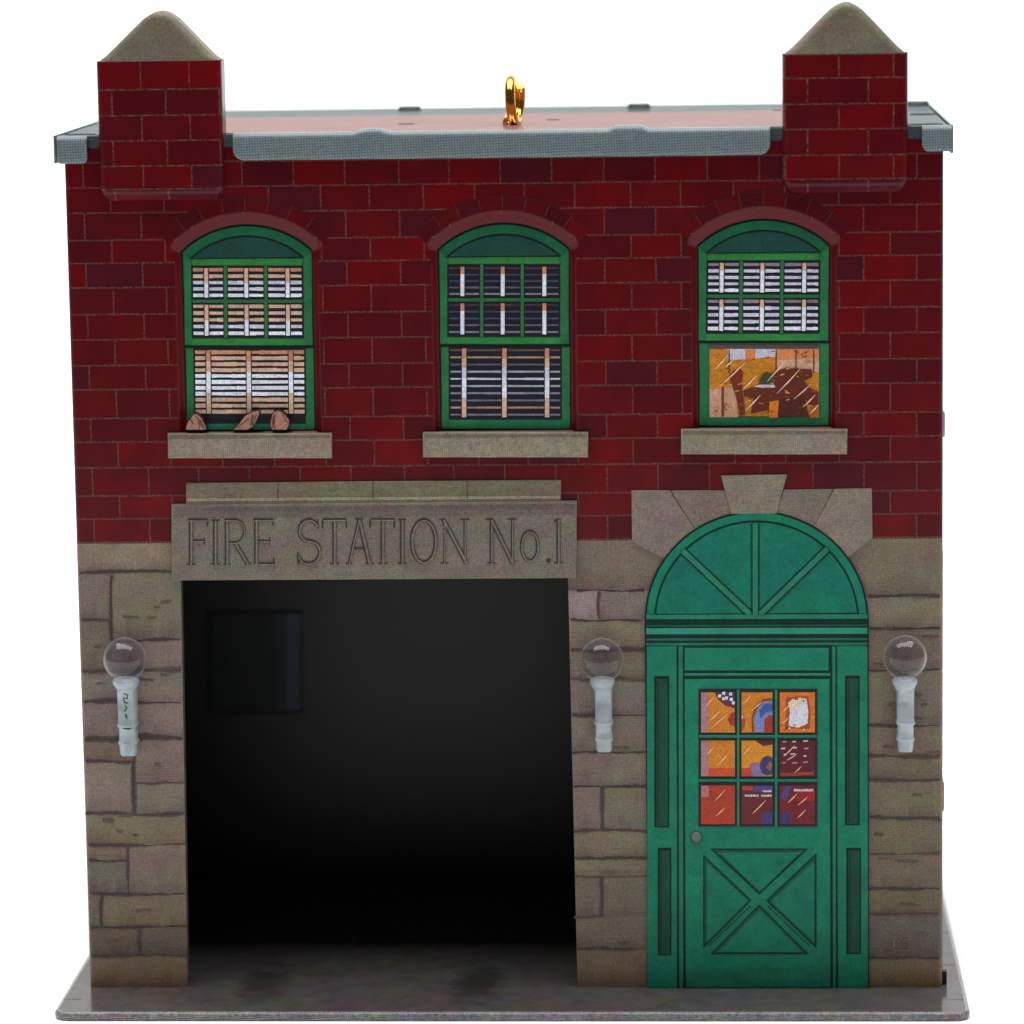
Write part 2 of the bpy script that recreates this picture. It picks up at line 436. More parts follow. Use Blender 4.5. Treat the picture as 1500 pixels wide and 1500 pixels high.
def stone_face(x0, y0, x1, y1, col):
    ym = (y0+y1)/2; z1 = min(P((x0+x1)/2, y0)[1], Z795); z0 = max(P((x0+x1)/2, y1)[1], 0)
    if y1 > 1440: z0 = 0
    if y0 < 797: z1 = Z795
    X0 = P(x0, ym)[0]; X1 = P(x1, ym)[0]
    if x0 < 100: X0 = 0
    if x1 > 1390: X1 = 1
    a0 = a1 = X0; b0 = b1 = X1
    if 255 < x1 < 290: b0, b1 = opx(z0, True), opx(z1, True)
    if x0 == 832: a0, a1 = opx(z0, False), opx(z1, False)
    if x0 == 266: z0 = OZ; a0 = a1 = OL0; b0 = b1 = OR0
    n = 8
    def fn(s_, z):
        t = (z-z0)/(z1-z0); a = a0+(a1-a0)*t; b = b0+(b1-b0)*t
        x = a+(b-a)*s_
        return (x, edge(x), z)
    ss = lin_(0, 1, 10)
    if X0 == 0: ss = sorted(set([e/(X1-X0) for e in exl]+lin_(.1, 1, 6)))
    if X1 == 1: ss = sorted(set([1-e/(X1-X0) for e in exl]+lin_(0, .9, 6)))
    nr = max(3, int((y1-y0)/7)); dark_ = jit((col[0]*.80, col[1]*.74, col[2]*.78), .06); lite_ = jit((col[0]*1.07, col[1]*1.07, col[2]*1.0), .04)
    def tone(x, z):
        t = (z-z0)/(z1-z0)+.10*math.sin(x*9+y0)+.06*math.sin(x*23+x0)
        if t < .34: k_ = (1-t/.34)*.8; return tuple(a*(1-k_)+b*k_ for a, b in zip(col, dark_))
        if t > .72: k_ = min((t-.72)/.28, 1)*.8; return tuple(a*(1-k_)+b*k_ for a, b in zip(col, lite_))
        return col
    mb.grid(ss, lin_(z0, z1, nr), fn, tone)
for s_ in stones:
    stone_face(*s_[:4], jit(c(s_[4]+6, s_[5]+3, s_[6]+1), .05))
SN = [0]
def seam(pts, w=2.2, col=(66, 50, 52), strength=1.0):
    SN[0] += 1; dz_ = SN[0]*1.5e-6
    q = []; W = []
    for (a, b), (d, e) in zip(pts[:-1], pts[1:]):
        L = math.hypot(d-a, e-b); n = max(2, int(L/5))
        for k in range(n):
            t = k/n
            q.append((a+(d-a)*t+random.uniform(-.7, .7), b+(e-b)*t+random.uniform(-.7, .7)))
    q.append(pts[-1])
    w0 = w
    for _ in q:
        w0 = min(max(w0+random.uniform(-.9, .9), w*.25), w*1.7); W.append(w0*U)
    qq = [P(*p_) for p_ in q]
    add_strip(mb, [(min(max(a_, .0035), .9965), b_) for a_, b_ in qq], [x_*2.1 for x_ in W], -.0003-dz_, jit(c(min(col[0]+16, 94), min(col[1]+18, 84), min(col[2]+12, 76)), .08))
    add_strip(mb, [(min(max(a_, .0035), .9965), b_) for a_, b_ in qq], W, -.0007-dz_, jit(c(*col), .12))
for y_, x0, x1 in ((838, 114, 262), (907, 116, 163), (938, 163, 263), (982, 118, 265), (1028, 119, 266), (1081, 120, 267),
                   (1115, 122, 197), (1146, 197, 269), (1192, 123, 270), (1236, 126, 271), (1260, 126, 188), (1310, 128, 272),
                   (1358, 129, 274), (1401, 131, 274)):
    seam([(x0, y_+random.uniform(-1.5, 1.5)), (x0*.7+x1*.3, y_+random.uniform(-2.5, 2.5)), (x0*.35+x1*.65, y_+random.uniform(-2.5, 2.5)), (x1, y_+random.uniform(-1.5, 1.5))], random.uniform(1.8, 3.2), random.choice([(70, 54, 58), (78, 60, 62), (62, 50, 50)]))
for x_, y0, y1 in ((163, 842, 937), (197, 1083, 1190), (188, 1238, 1308), (149, 1312, 1356), (205, 1360, 1398)):
    seam([(x_, y0), (x_+random.uniform(-2, 2), (y0+y1)/2), (x_, y1)], 3.0, (66, 52, 56))
for y_, x0, x1 in ((865, 845, 944), (908, 836, 940), (952, 836, 945), (995, 837, 945), (1048, 838, 946), (1103, 839, 946), (1152, 840, 946),
                   (1217, 841, 947), (1257, 842, 948), (1283, 842, 948), (1343, 842, 884), (1389, 846, 949)):
    seam([(x0, y_+random.uniform(-1.5, 1.5)), (x0*.7+x1*.3, y_+random.uniform(-2.5, 2.5)), (x0*.35+x1*.65, y_+random.uniform(-2.5, 2.5)), (x1, y_+random.uniform(-1.5, 1.5))], random.uniform(1.6, 2.8), random.choice([(70, 56, 56), (80, 62, 60), (60, 50, 48)]))
for x_, y0, y1 in ((878, 867, 906), (883, 1154, 1215), (881, 1285, 1342)):
    seam([(x_, y0), (x_+random.uniform(-2, 2), (y0+y1)/2), (x_, y1)], 3.0, (66, 52, 56))
for y_ in (874, 921, 982, 1062, 1107, 1142, 1197, 1251, 1301, 1339, 1403):
    seam([(1273, y_), (1325, y_+random.uniform(-2, 2)), (1379, y_+random.uniform(-2, 1))], random.uniform(1.6, 3.2), random.choice([(66, 52, 50), (60, 50, 46), (74, 56, 54)]))
# darker stains on the stones
for _ in range(46):
    sx = random.choice([random.uniform(135, 250), random.uniform(850, 935), random.uniform(1280, 1365)]); sy = random.uniform(850, 1390)
    seam([(sx, sy), (sx+random.uniform(8, 26), sy+random.uniform(-2, 2))], 2.2, random.choice([(84, 70, 66), (92, 78, 70), (88, 66, 62), (80, 78, 66)]))
# tin edge turned inwards round the opening
jd = .016
for left in (True, False):
    zz = lin_(0, OZ, 12)
    for z0, z1 in zip(zz[:-1], zz[1:]):
        xa, xb = opx(z0, left), opx(z1, left)
        v = [mb.vert(xa, 0, z0), mb.vert(xb, 0, z1), mb.vert(xb, jd, z1), mb.vert(xa, jd, z0)]
        mb.face(v if left else v[::-1], c(92, 84, 76), 0)
sw = mb.build('stone_wall', M_STONE, root, 'grey brown stone ground floor round the garage bay')

# signature scratched in the lowest right stones
mb = MB()
def stroke(mb, pts, w, y, col, base=None):
    add_strip(mb, [P(*p_) for p_ in pts], w*U, y, col)
lc = c(70, 62, 56); ll = c(120, 114, 100)
for dx, dy, col, yy in ((0, 0, lc, -.0009), (1.4, 1.0, ll, -.0006)):
    stroke(mb, [(1308+dx, 1374+dy), (1308+dx, 1390+dy), (1319+dx, 1390+dy)], 1.3, yy, col)
    stroke(mb, [(1331+dx, 1375+dy), (1325+dx, 1374+dy), (1321+dx, 1378+dy), (1324+dx, 1382+dy), (1330+dx, 1383+dy), (1332+dx, 1387+dy), (1328+dx, 1391+dy), (1321+dx, 1390+dy)], 1.3, yy, col)
mb.build('signature', M_STONE, sw)

# ---------------------------------------------------------------- lintel with the carved name
mb = MB()
lt = [px([(273, 741), (822, 737), (822, 702.5), (273, 707)])]
lp = -.006
stc = c(112, 103, 88)
mb.plate(px([(273, 742), (822, 738), (822, 702.5), (273, 707)]), -.0045, .001, c(104, 96, 78), 0, bev=.0018)
mb.plate(px([(252, 849.5), (845, 846), (845, 733), (252, 738)]), -.0065, .001, c(108, 100, 90), 0, bev=.0022)
mb.poly(px([(276, 733.5), (820, 729.5), (820, 725), (276, 729)]), -.0049, c(132, 124, 106))
# bands of ink in the print
mb.poly(px([(256, 757), (842, 752), (842, 737.5), (256, 742)]), -.0068, c(98, 88, 82)); mb.poly(px([(300, 748), (842, 744), (842, 739), (300, 743)]), -.0070, c(92, 80, 78))
for k in range(0):
    a = random.uniform(280, 800); yy = random.uniform(740, 756); L = random.uniform(20, 70)
    add_strip(mb, [P(a, yy+2-a*.006), P(min(a+L, 838), yy+random.uniform(-1, 1)+2-a*.006)], random.uniform(1.2, 3)*U, -.0067-.00002*k/3, jit(random.choice([c(86, 72, 72), c(92, 78, 74), c(96, 82, 72)]), .08))
for x_ in (408, 547, 685):
    add_strip(mb, [P(x_, 706-(x_-273)*.007), P(x_, 732-(x_-273)*.007)], 1.6*U, -.0053, c(84, 74, 62))
li = mb.build('lintel', M_STONE, root, 'stepped stone lintel over the bay, carved with the words FIRE STATION No.1')

mb = MB()
def ell(cx, cy, rx, ry, a0=0, a1=360, n=24):
    return [(cx+rx*math.cos(math.radians(a0+(a1-a0)*k/n)), cy+ry*math.sin(math.radians(a0+(a1-a0)*k/n))) for k in range(n+1)]
dark, lite, mid = c(56, 46, 50), c(124, 116, 104), c(94, 84, 78)  # shade and highlight of the engraving, painted into flat strokes
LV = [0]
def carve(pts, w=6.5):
    """one flat stroke: shaded and lit flanks of a V-cut painted round a stone-coloured bed"""
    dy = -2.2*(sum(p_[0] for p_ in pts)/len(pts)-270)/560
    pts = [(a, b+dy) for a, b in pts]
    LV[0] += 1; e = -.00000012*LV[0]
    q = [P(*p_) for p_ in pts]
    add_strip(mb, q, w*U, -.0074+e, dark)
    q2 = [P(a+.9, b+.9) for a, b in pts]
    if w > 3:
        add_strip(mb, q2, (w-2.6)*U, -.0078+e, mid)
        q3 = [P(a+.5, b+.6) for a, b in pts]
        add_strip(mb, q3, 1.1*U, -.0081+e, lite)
def serif(x, y, w=7, t=2.0): carve([(x-w, y), (x+w, y)], t)
T, B = 761, 825
# F
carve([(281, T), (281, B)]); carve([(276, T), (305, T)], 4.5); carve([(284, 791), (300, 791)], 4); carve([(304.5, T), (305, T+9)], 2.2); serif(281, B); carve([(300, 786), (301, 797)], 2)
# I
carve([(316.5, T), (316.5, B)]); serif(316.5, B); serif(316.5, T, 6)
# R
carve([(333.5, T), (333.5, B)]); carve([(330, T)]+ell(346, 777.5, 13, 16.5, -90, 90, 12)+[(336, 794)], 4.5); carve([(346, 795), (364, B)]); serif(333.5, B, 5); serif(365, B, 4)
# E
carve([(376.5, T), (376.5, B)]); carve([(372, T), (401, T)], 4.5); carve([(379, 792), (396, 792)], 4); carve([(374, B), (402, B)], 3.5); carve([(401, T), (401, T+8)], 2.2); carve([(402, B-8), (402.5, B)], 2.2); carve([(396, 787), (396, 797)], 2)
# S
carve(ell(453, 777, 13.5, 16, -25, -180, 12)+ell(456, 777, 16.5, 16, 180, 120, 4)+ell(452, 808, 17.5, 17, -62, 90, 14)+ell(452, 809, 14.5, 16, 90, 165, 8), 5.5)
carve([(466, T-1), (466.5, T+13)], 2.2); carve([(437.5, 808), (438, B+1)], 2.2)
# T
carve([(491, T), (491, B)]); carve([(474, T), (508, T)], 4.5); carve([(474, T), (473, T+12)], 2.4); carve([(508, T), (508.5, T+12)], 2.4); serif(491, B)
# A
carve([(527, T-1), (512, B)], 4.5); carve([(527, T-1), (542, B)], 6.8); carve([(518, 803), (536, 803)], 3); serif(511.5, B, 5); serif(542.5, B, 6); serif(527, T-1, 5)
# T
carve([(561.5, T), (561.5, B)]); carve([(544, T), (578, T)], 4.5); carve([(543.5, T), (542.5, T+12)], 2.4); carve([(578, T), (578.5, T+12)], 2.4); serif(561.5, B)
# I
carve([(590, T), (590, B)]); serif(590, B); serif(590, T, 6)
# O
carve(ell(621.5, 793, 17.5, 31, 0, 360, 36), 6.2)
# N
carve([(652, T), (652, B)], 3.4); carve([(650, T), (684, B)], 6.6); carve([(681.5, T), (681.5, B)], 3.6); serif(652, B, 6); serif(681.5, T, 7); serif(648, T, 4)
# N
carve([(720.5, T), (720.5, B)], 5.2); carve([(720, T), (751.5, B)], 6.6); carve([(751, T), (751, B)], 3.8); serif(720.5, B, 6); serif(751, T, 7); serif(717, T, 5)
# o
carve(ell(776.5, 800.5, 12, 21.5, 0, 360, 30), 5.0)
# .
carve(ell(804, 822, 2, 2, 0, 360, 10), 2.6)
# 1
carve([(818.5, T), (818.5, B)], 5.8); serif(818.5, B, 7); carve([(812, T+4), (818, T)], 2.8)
mb.build('carved_lettering', M_STONE, li, 'carved capitals reading FIRE STATION No.1')

# ---------------------------------------------------------------- windows
WG = c(38, 104, 62); WG2 = c(46, 116, 58); OUT = c(14, 22, 22)
def wpx(pts, off, y=REC):                  # measured on the middle window, shifted to this one
    return [(p_[0]+off[0], p_[1]+off[1]) for p_ in px(pts, y)]
def warch(exp, off, z0=None, n=20):
    """outline of the window grown by exp (facade units)"""
    r = ARAD+exp; hw = HW+exp
    a = math.asin(min(1, hw/r)); pts = []
    zb = (FZ0-exp) if z0 is None else z0
    pts.append((FCX-hw+off[0], zb+off[1])); pts.append((FCX+hw+off[0], zb+off[1]))
    for k in range(n+1):
        t = a-2*a*k/n; pts.append((FCX+r*math.sin(t)+off[0], ACZ+r*math.cos(t)+off[1]))
    return pts
def slat_block(mb, off, x0, y0, x1, y1, n, cols, duty, tapes, tapecols, tw=6.0):
    """printed venetian blind in one glass opening"""
    mb.poly(wpx([(x0-1.6, y1+1.6), (x1+1.6, y1+1.6), (x1+1.6, y0-1.8), (x0-1.6, y0-1.8)], off), REC-.0013, c(16, 14, 30))
    pitch = (y1-y0)/n
    for k in range(n):
        yc = y0+pitch*(k+.45)
        col = cols[min(k, len(cols)-1)]
        x = x0+1
        while x < x1-1:                      # each slat broken into uneven inked bits
            L = random.uniform(10, 30); xe = min(x+L, x1-1)
            h = pitch*duty*random.uniform(.85, 1.12)/2
            mb.poly(wpx([(x, yc+h), (xe, yc+h*random.uniform(.85, 1.1)), (xe, yc-h*random.uniform(.8, 1.1)), (x, yc-h)], off), REC-.0015, jit(col, .10))
            x = xe
    for t in tapes:
        if not (x0 < t < x1): continue
        m_ = len(tapecols)
        for k, tcq in enumerate(tapecols):
            a = y0+2+(y1-y0-4)*k/m_; b = y0+2+(y1-y0-4)*(k+1)/m_
            mb.poly(wpx([(t-tw/2-1.4, b), (t+tw/2+1.4, b), (t+tw/2+1.4, a), (t-tw/2-1.4, a)], off), REC-.0018, c(20, 18, 30))
            mb.poly(wpx([(t-tw/2, b), (t+tw/2, b), (t+tw/2, a), (t-tw/2, a)], off), REC-.0021, jit(tcq, .05))
ORG, PEA, LAV, WHT, GRY = c(182, 124, 94), c(194, 160, 138), c(190, 190, 208), c(210, 214, 224), c(128, 120, 130)
DB = c(60, 58, 84)
def make_window(idx, off, label):
    # frame: dark printed outline, then the green frame
    mb = MB()
    mb.plate(warch(3*U, off), REC-.0004, REC+.004, OUT)
    mb.plate(warch(-.4*U, off), REC-.0007, REC+.003, c(34, 98, 62))
    # green outer frame as pieces: two jambs, head arch, transom, meeting rail, bottom rail
    y = REC-.0010
    def bar(x0, y0, x1, y1, col=WG2, yy=y): mb.plate(wpx([(x0, y1), (x1, y1), (x1, y0), (x0, y0)], off), yy, REC+.002, jit(col, .04), 0, bev=.0004)
    # jambs
    bar(644.7, 367, 655.5, 504, WG); bar(820.5, 367, 833, 504, WG)
    bar(647.0, 508, 658.0, 628, WG); bar(822.5, 508, 834.7, 628, WG)
    bar(657.0, 376, 819.0, 386.5, WG2, y-.0002)
    bar(655.5, 494, 821, 504, WG2, y-.0002)
    if idx == 0: bar(658, 619, 822.5, 628.2, c(40, 112, 84), y-.0002)
    else: bar(658, 614, 822.5, 628.2, c(36, 108, 74), y-.0002)
    # head arch ring
    a_o = math.asin(HW/ARAD); ro_ = ARAD-.2*U; ri_ = ARAD-13*U
    n = 22
    for k in range(n):
        t0 = -a_o+2*a_o*k/n; t1 = -a_o+2*a_o*(k+1)/n
        q = [(FCX+off[0]+r_*math.sin(t), ACZ+off[1]+r_*math.cos(t)) for r_, t in ((ri_, t0), (ro_, t0), (ro_, t1), (ri_, t1))]
        mb.poly(q, y-.0006, c(22, 86, 58))
    mb.poly(wpx([(644, 507.8), (834.5, 507.8), (834.5, 504.4), (644, 504.4)], off), REC-.0016, c(8, 24, 24))  # shadow of the meeting rail, painted as a dark strip
    w = mb.build('window', M_GREEN, root, label)
    # fanlight infill
    fb = MB(); ri2 = ri_-3.0*U; zt = P(740, 374.5, REC)[1]
    ac = math.acos(min(1, (zt-ACZ)/ri2)); pts = [(FCX+off[0]+ri2*math.sin(t), ACZ+off[1]+ri2*math.cos(t)) for t in lin_(-ac, ac, 20)]
    rj = ri2+2*U; zj = zt-1.8*U; aj = math.acos(min(1, (zj-ACZ)/rj))
    fb.plate([(FCX+off[0]+rj*math.sin(t), ACZ+off[1]+rj*math.cos(t)) for t in lin_(-aj, aj, 20)], REC-.0020, REC+.002, c(10, 34, 32)); fb.plate(pts, REC-.0023, REC+.002, c(24, 62, 56))
    fb.build('fanlight', M_GREEN, w)
    # glass with blinds
    bb = MB()
    tapes = (677.5, 736.5, 797.5)
    cells_x = ((657, 703), (708.5, 762.5), (768, 819)); cells_y = ((388.5, 435.5), (442, 491.5))
    if idx == 1:
        upc = [c(70, 44, 56), c(64, 56, 84), c(62, 64, 92), c(84, 84, 100), c(120, 116, 128)]
        tp = [ORG, WHT, WHT, WHT]; dut = .26
    elif idx == 0:
        upc = [ORG, PEA, LAV, LAV, WHT]; tp = [PEA, PEA, WHT, WHT]; dut = .52
    else:
        upc = [GRY, LAV, LAV, LAV, WHT]; tp = [PEA, WHT, WHT, WHT]; dut = .48
    for r_, (ya, yb) in enumerate(cells_y):
        cc = upc if not (idx == 0 and r_ == 1) else [PEA, PEA, PEA, LAV, WHT]
        for xa, xb in cells_x: slat_block(bb, off, xa, ya, xb, yb, 5, cc, dut, tapes, tp, 5.6)
    if idx == 0:
        lo = [ORG, PEA, PEA, PEA, WHT, WHT, WHT, WHT, PEA, PEA, PEA]
        slat_block(bb, off, 659, 510, 821.5, 606, 11, lo, .62, (679.5, 739, 801), [ORG, PEA, WHT, WHT, PEA, PEA], 6.2)
        bb.poly(wpx([(658, 619), (822, 619), (822, 606), (658, 606)], off), REC-.0012, c(12, 12, 22))
    elif idx == 1:
        lo = [c(90, 66, 60), c(150, 122, 100), c(80, 74, 90), c(140, 146, 166), c(176, 180, 194), c(150, 154, 170), c(120, 120, 140), c(96, 96, 112), c(150, 118, 100), c(110, 104, 112)]
        slat_block(bb, off, 659, 508, 821.5, 613, 10, lo, .27, (680, 739, 801.5), [ORG, PEA, LAV, WHT, WHT, PEA, PEA], 6.4)
    bb.build('blind', M_FINE, w, 'dark blind with thin light slats' if idx == 1 else None)
    # muntins
    mm = MB()
    for x_ in (705.8, 765.2):
        mm.plate(wpx([(x_-2.4, 493), (x_+2.4, 493), (x_+2.4, 387), (x_-2.4, 387)], off), REC-.0024, REC-.0001, c(42, 104, 56), 0, bev=.0003)
    mm.plate(wpx([(657, 441.3), (819.5, 441.3), (819.5, 436.5), (657, 436.5)], off), REC-.0027, REC-.0001, c(38, 96, 56), 0, bev=.0003)
    mm.build('muntin', M_GREEN, w)
    # painted shadow line under the meeting rail, over everything
    # sill
    s_ = MB()
    sx0, sx1, sy0, sy1 = 620, 861.5, 632.5, 669
    s_.plate([(p_[0]+off[0], p_[1]+off[1]) for p_ in px([(sx0, sy1), (sx1, sy1), (sx1, sy0), (sx0, sy0)])], -.0075, .001, c(128, 118, 104), 0, bev=.002)
    s_.poly([(p_[0]+off[0], p_[1]+off[1]) for p_ in px([(sx0+2, sy0+8), (sx1-2, sy0+6), (sx1-2, sy0+2.5), (sx0+2, sy0+2.5)])], -.0078, c(104, 92, 78))
    s_.build('window_sill', M_STONE, w)
    return w
wins = []
for i, (off, lab) in enumerate(zip(WOFF, ('green arched window with pale blinds and three brown birds on its ledge',
                                   'green arched window with dark closed blinds',
                                   'green arched window with half raised blind over a lit orange room'))):
    wins.append(make_window(i, off, lab))

# the lit room in the right window
rb = MB(); off3 = (0, 0)
def R3(pts, lvl, col): rb.poly(px(pts, REC), REC-.0012-.00025*lvl, col)
X0, X1, Y0, Y1 = 1039.5, 1199.5, 505, 611
R3([(X0, Y1), (X1, Y1), (X1, Y0), (X0, Y0)], 0, c(182, 116, 28))
R3([(X0, 511), (X1, 511), (X1, Y0), (X0, Y0)], 1, c(86, 58, 60))
R3([(X0, Y1), (1080, Y1), (1080, 566), (X0, 570)], 1, c(184, 140, 116))
R3([(1066, 528), (1137, 522), (1137, 511), (1066, 511)], 1, c(186, 182, 196))
R3([(1137, 548), (X1, 545), (X1, 511), (1137, 511)], 1, c(190, 146, 122))
R3([(1140, 526), (X1, 524), (X1, 512), (1140, 512)], 2, c(200, 120, 70))
R3([(1092, 526), (1106, 526), (1106, 512), (1092, 512)], 2, c(188, 120, 60))
for x_ in (1068, 1137, 1166, 1192): R3([(x_-.9, 546), (x_+.9, 546), (x_+.9, 512), (x_-.9, 512)], 3, c(92, 44, 26))
R3([(1057, 610), (1060.5, 610), (1060.5, 567), (1057, 567)], 3, c(110, 50, 28))
# desk and chairs
R3([(1068, 551), (1074, 543), (1084, 540), (1089, 546), (1086, 560), (1092, 606), (1084, 610), (1078, 580)], 4, c(104, 40, 22))
R3([(1089, 572), (1120, 562), (1140, 564), (1140, 584), (1100, 583), (1090, 580)], 4, c(96, 36, 20))
R3([(1132, 546), (1150, 539), (1189, 541), (1190, 552), (1176, 558), (1188, 570), (1199, 574), (1199, 596), (1172, 588), (1160, 608), (1140, 610), (1128, 600), (1112, 603), (1100, 606), (1104, 584), (1140, 574), (1130, 556)], 5, c(92, 32, 18))
R3([(1140, 610), (1142, 584), (1176, 580), (1186, 611)], 6, c(72, 24, 16))
R3([(1126, 611), (1127, 588), (1141, 586), (1139, 611)], 7, c(196, 110, 32))
R3([(1186, 611), (1190, 594), (1199.5, 592), (1199.5, 611)], 6, c(170, 78, 30))
R3([(1112, 556), (1121, 545), (1133, 548), (1136, 560), (1124, 564), (1112, 562)], 6, c(52, 60, 44))
R3([(1104, 566), (1112, 563), (1134, 563), (1136, 567), (1120, 568)], 7, c(184, 172, 176))
for a, b, d, e in ((1048, 540, 1066, 520), (1062, 538, 1074, 526), (1054, 566, 1092, 530), (1088, 570, 1108, 550), (1092, 601, 1114, 578), (1138, 576, 1172, 540), (1124, 558, 1152, 526), (1163, 584, 1188, 562), (1176, 596, 1194, 578), (1186, 606, 1199, 592)):
    add_strip(rb, [P(a, b, REC), P((a+d)/2+.6, (b+e)/2, REC), P(d, e, REC)], [.5*U, 2.0*U, .5*U], REC-.0034, c(226, 190, 160))
for _ in range(80):
    a = random.uniform(1041, 1190); b = random.uniform(514, 606)
    add_strip(rb, [P(a, b, REC), P(a+random.uniform(2, 7), b+random.uniform(-2.5, 2.5), REC)], random.uniform(.8, 1.8)*U, REC-.0031, random.choice([c(150, 80, 30), c(110, 44, 22), c(206, 150, 70), c(120, 60, 40)]))
rb.build('lit_room', M_FINE, wins[2], 'orange lit room with desk and chairs seen through the lower sash')

# three brown birds on the left sill
def bird(body, wing, marks, tone):
    b_ = MB()
    b_.plate(px(body, 0), -.0045, REC-.001, c(42, 24, 30), 0)
    q = inset(ccw(px(body, 0)), 1.0*U)
    b_.plate(q, -.0051, -.003, tone, 0, bev=.0006)
    b_.plate(ccw(px(wing, 0)), -.0056, -.004, c(108, 70, 62), 0)
    for a in marks: add_strip(b_, [P(*p_) for p_ in a], 1.1*U, -.0060, c(44, 24, 30))
    b_.build('bird', M_FINE, wins[0])
bird([(272, 629.5), (274, 620), (279, 612), (285, 605), (290, 605), (297, 612), (304, 626), (302, 629.5)], [(291, 618), (295, 614), (302, 626), (300, 628.5)],
     [[(286, 607), (292, 614), (293, 628)], [(279, 612), (284, 620)]], c(150, 112, 98))
bird([(341, 629.5), (350, 620), (359, 608), (370, 602), (381, 600), (381, 606), (377, 616), (371, 625), (363, 629.5)], [(371, 610), (377, 606), (375, 615), (369, 624), (366, 622)],
     [[(349, 625), (366, 612)], [(371, 606), (369, 616), (372, 622)]], c(150, 108, 88))
bird([(397, 612), (401, 602), (408, 600), (416, 603), (425, 615), (425, 622), (421, 629.5), (399, 629.5), (396, 622)], [(398, 613), (402, 606), (404, 618), (400, 627)],
     [[(404, 606), (401, 618), (404, 628)], [(415, 604), (419, 614), (424, 620)]], c(156, 110, 92))

# ---------------------------------------------------------------- door surround (arch stones)
DCX = P(1108, 905)[0]; DSZ = P(1108, 908)[1]
DRX = (P(1270.5, 905)[0]-P(946, 905)[0])/2; DRZ = P(1108, 749.5)[1]-DSZ
def darc(t, e=0): return (DCX+(DRX+e)*math.sin(t), DSZ+(DRZ+e)*math.cos(t))   # t=0 top
def ang(px_, py_): q = P(px_, py_); return math.atan2((q[0]-DCX)/DRX, (q[1]-DSZ)/DRZ)
mb = MB(); YS = -.0022
def vouss(outer, a0, a1, col):
    inner = [darc(a1+(a0-a1)*k/8, -.003) for k in range(9)]
    mb.plate(ccw(px(outer))if False else px(outer)+inner, YS, .001, col, 0, bev=.0007)
tl1 = ang(1016, 772); tl2 = ang(1072, 751); tr1 = ang(1136, 751); tr2 = ang(1197, 764); tl0 = ang(968, 814); tr3 = ang(1250, 811)
vouss([(926, 793), (925, 718), (981, 718)], tl0, tl1, c(118, 106, 96))
vouss([(982.5, 718), (1062, 718)], tl1, tl2, c(112, 101, 90))
vouss([(1148, 717), (1220.5, 716)], tr1, tr2, c(110, 100, 88))
vouss([(1222, 716), (1277, 715), (1278, 788)], tr2, tr3, c(120, 109, 98))
ds = mb.build('door_surround', M_STONE, root, 'stone arch round the green door')
mb = MB()
mb.plate(px([(1056, 696), (1153, 694.5), (1137, 752), (1071, 752)]), YS-.0016, .001, c(122, 112, 98), 0, bev=.0012)
mb.build('keystone', M_STONE, ds)

# ---------------------------------------------------------------- door frame, fanlight, cornice, pilasters
G1, G2, GD, GL = c(20, 110, 86), c(26, 104, 82), c(22, 66, 54), c(48, 128, 108)
YD = -.0030
mb = MB()
def dface(e, col, y, y1=.001, extra=0, bottom=0.0):
    pts = [(DCX-DRX-e, bottom), (DCX+DRX+e, bottom)]
    for k in range(41):
        t = math.pi/2-math.pi*k/40; pts.append((DCX+(DRX+e)*math.sin(t), DSZ+(DRZ+e)*math.cos(t)))
    mb.plate(pts, y, y1, col)
dface(1.6*U, c(16, 34, 30), YD); dface(-1.2*U, G1, YD-.0005)
df = mb.build('door_frame', M_GREEN, root, 'green arched door frame with fanlight and side panels')
# fanlight
mb = MB()
FZ = P(1108, 900)[1]
def half(e, col, y, zb):
    pts = [darc(math.pi/2-math.pi*k/40, -e) for k in range(41)]
    pts = [(a, max(b, zb)) for a, b in pts]
    seen = []
    for p_ in pts:
        if not seen or math.hypot(p_[0]-seen[-1][0], p_[1]-seen[-1][1]) > 1e-6: seen.append(p_)
    mb.plate(seen, y, YD, col)
half(12*U, c(14, 40, 36), YD-.0009, FZ); half(15*U, c(16, 102, 84), YD-.0013, FZ+2.6*U)
cx_, cy_ = 1106.5, 901
for a, b, d, e in ((1106.3, 766, 1106.3, 900), (1000, 806, 1099, 899), (1212, 803, 1113, 899)):
    add_strip(mb, [P(a, b), P(d, e)], 13*U, YD-.0016-.0001*(a == 1212), c(16, 52, 44))
    L_, R_ = strip([P(a, b), P(d, e)], 7.4*U)
    mb.plate([L_[0], L_[1], R_[1], R_[0]], YD-.0024-.0002*(a == 1212), YD-.001, c(36, 112, 88), 0, bev=.0004)
mb.build('fanlight', M_GREEN, df)
# cornice
mb = MB()
def band(y0, y1, col, lvl, bev=.0004, xl=946.5, xr=1270.5):
    mb.plate(px([(xl, y1), (xr, y1-.8), (xr, y0-.8), (xl, y0)]), YD-.0008-lvl*.0004, YD+.001, col, 0, bev=bev)
band(905, 945, c(14, 44, 38), 0, 0)
band(899.5, 906, c(32, 112, 88), 3); band(914.5, 917, c(24, 78, 64), 3); band(919, 928, c(44, 128, 108), 4); band(934, 937.5, c(28, 92, 74), 2); band(941, 944.5, c(28, 104, 82), 1)
mb.build('cornice', M_GREEN, df)
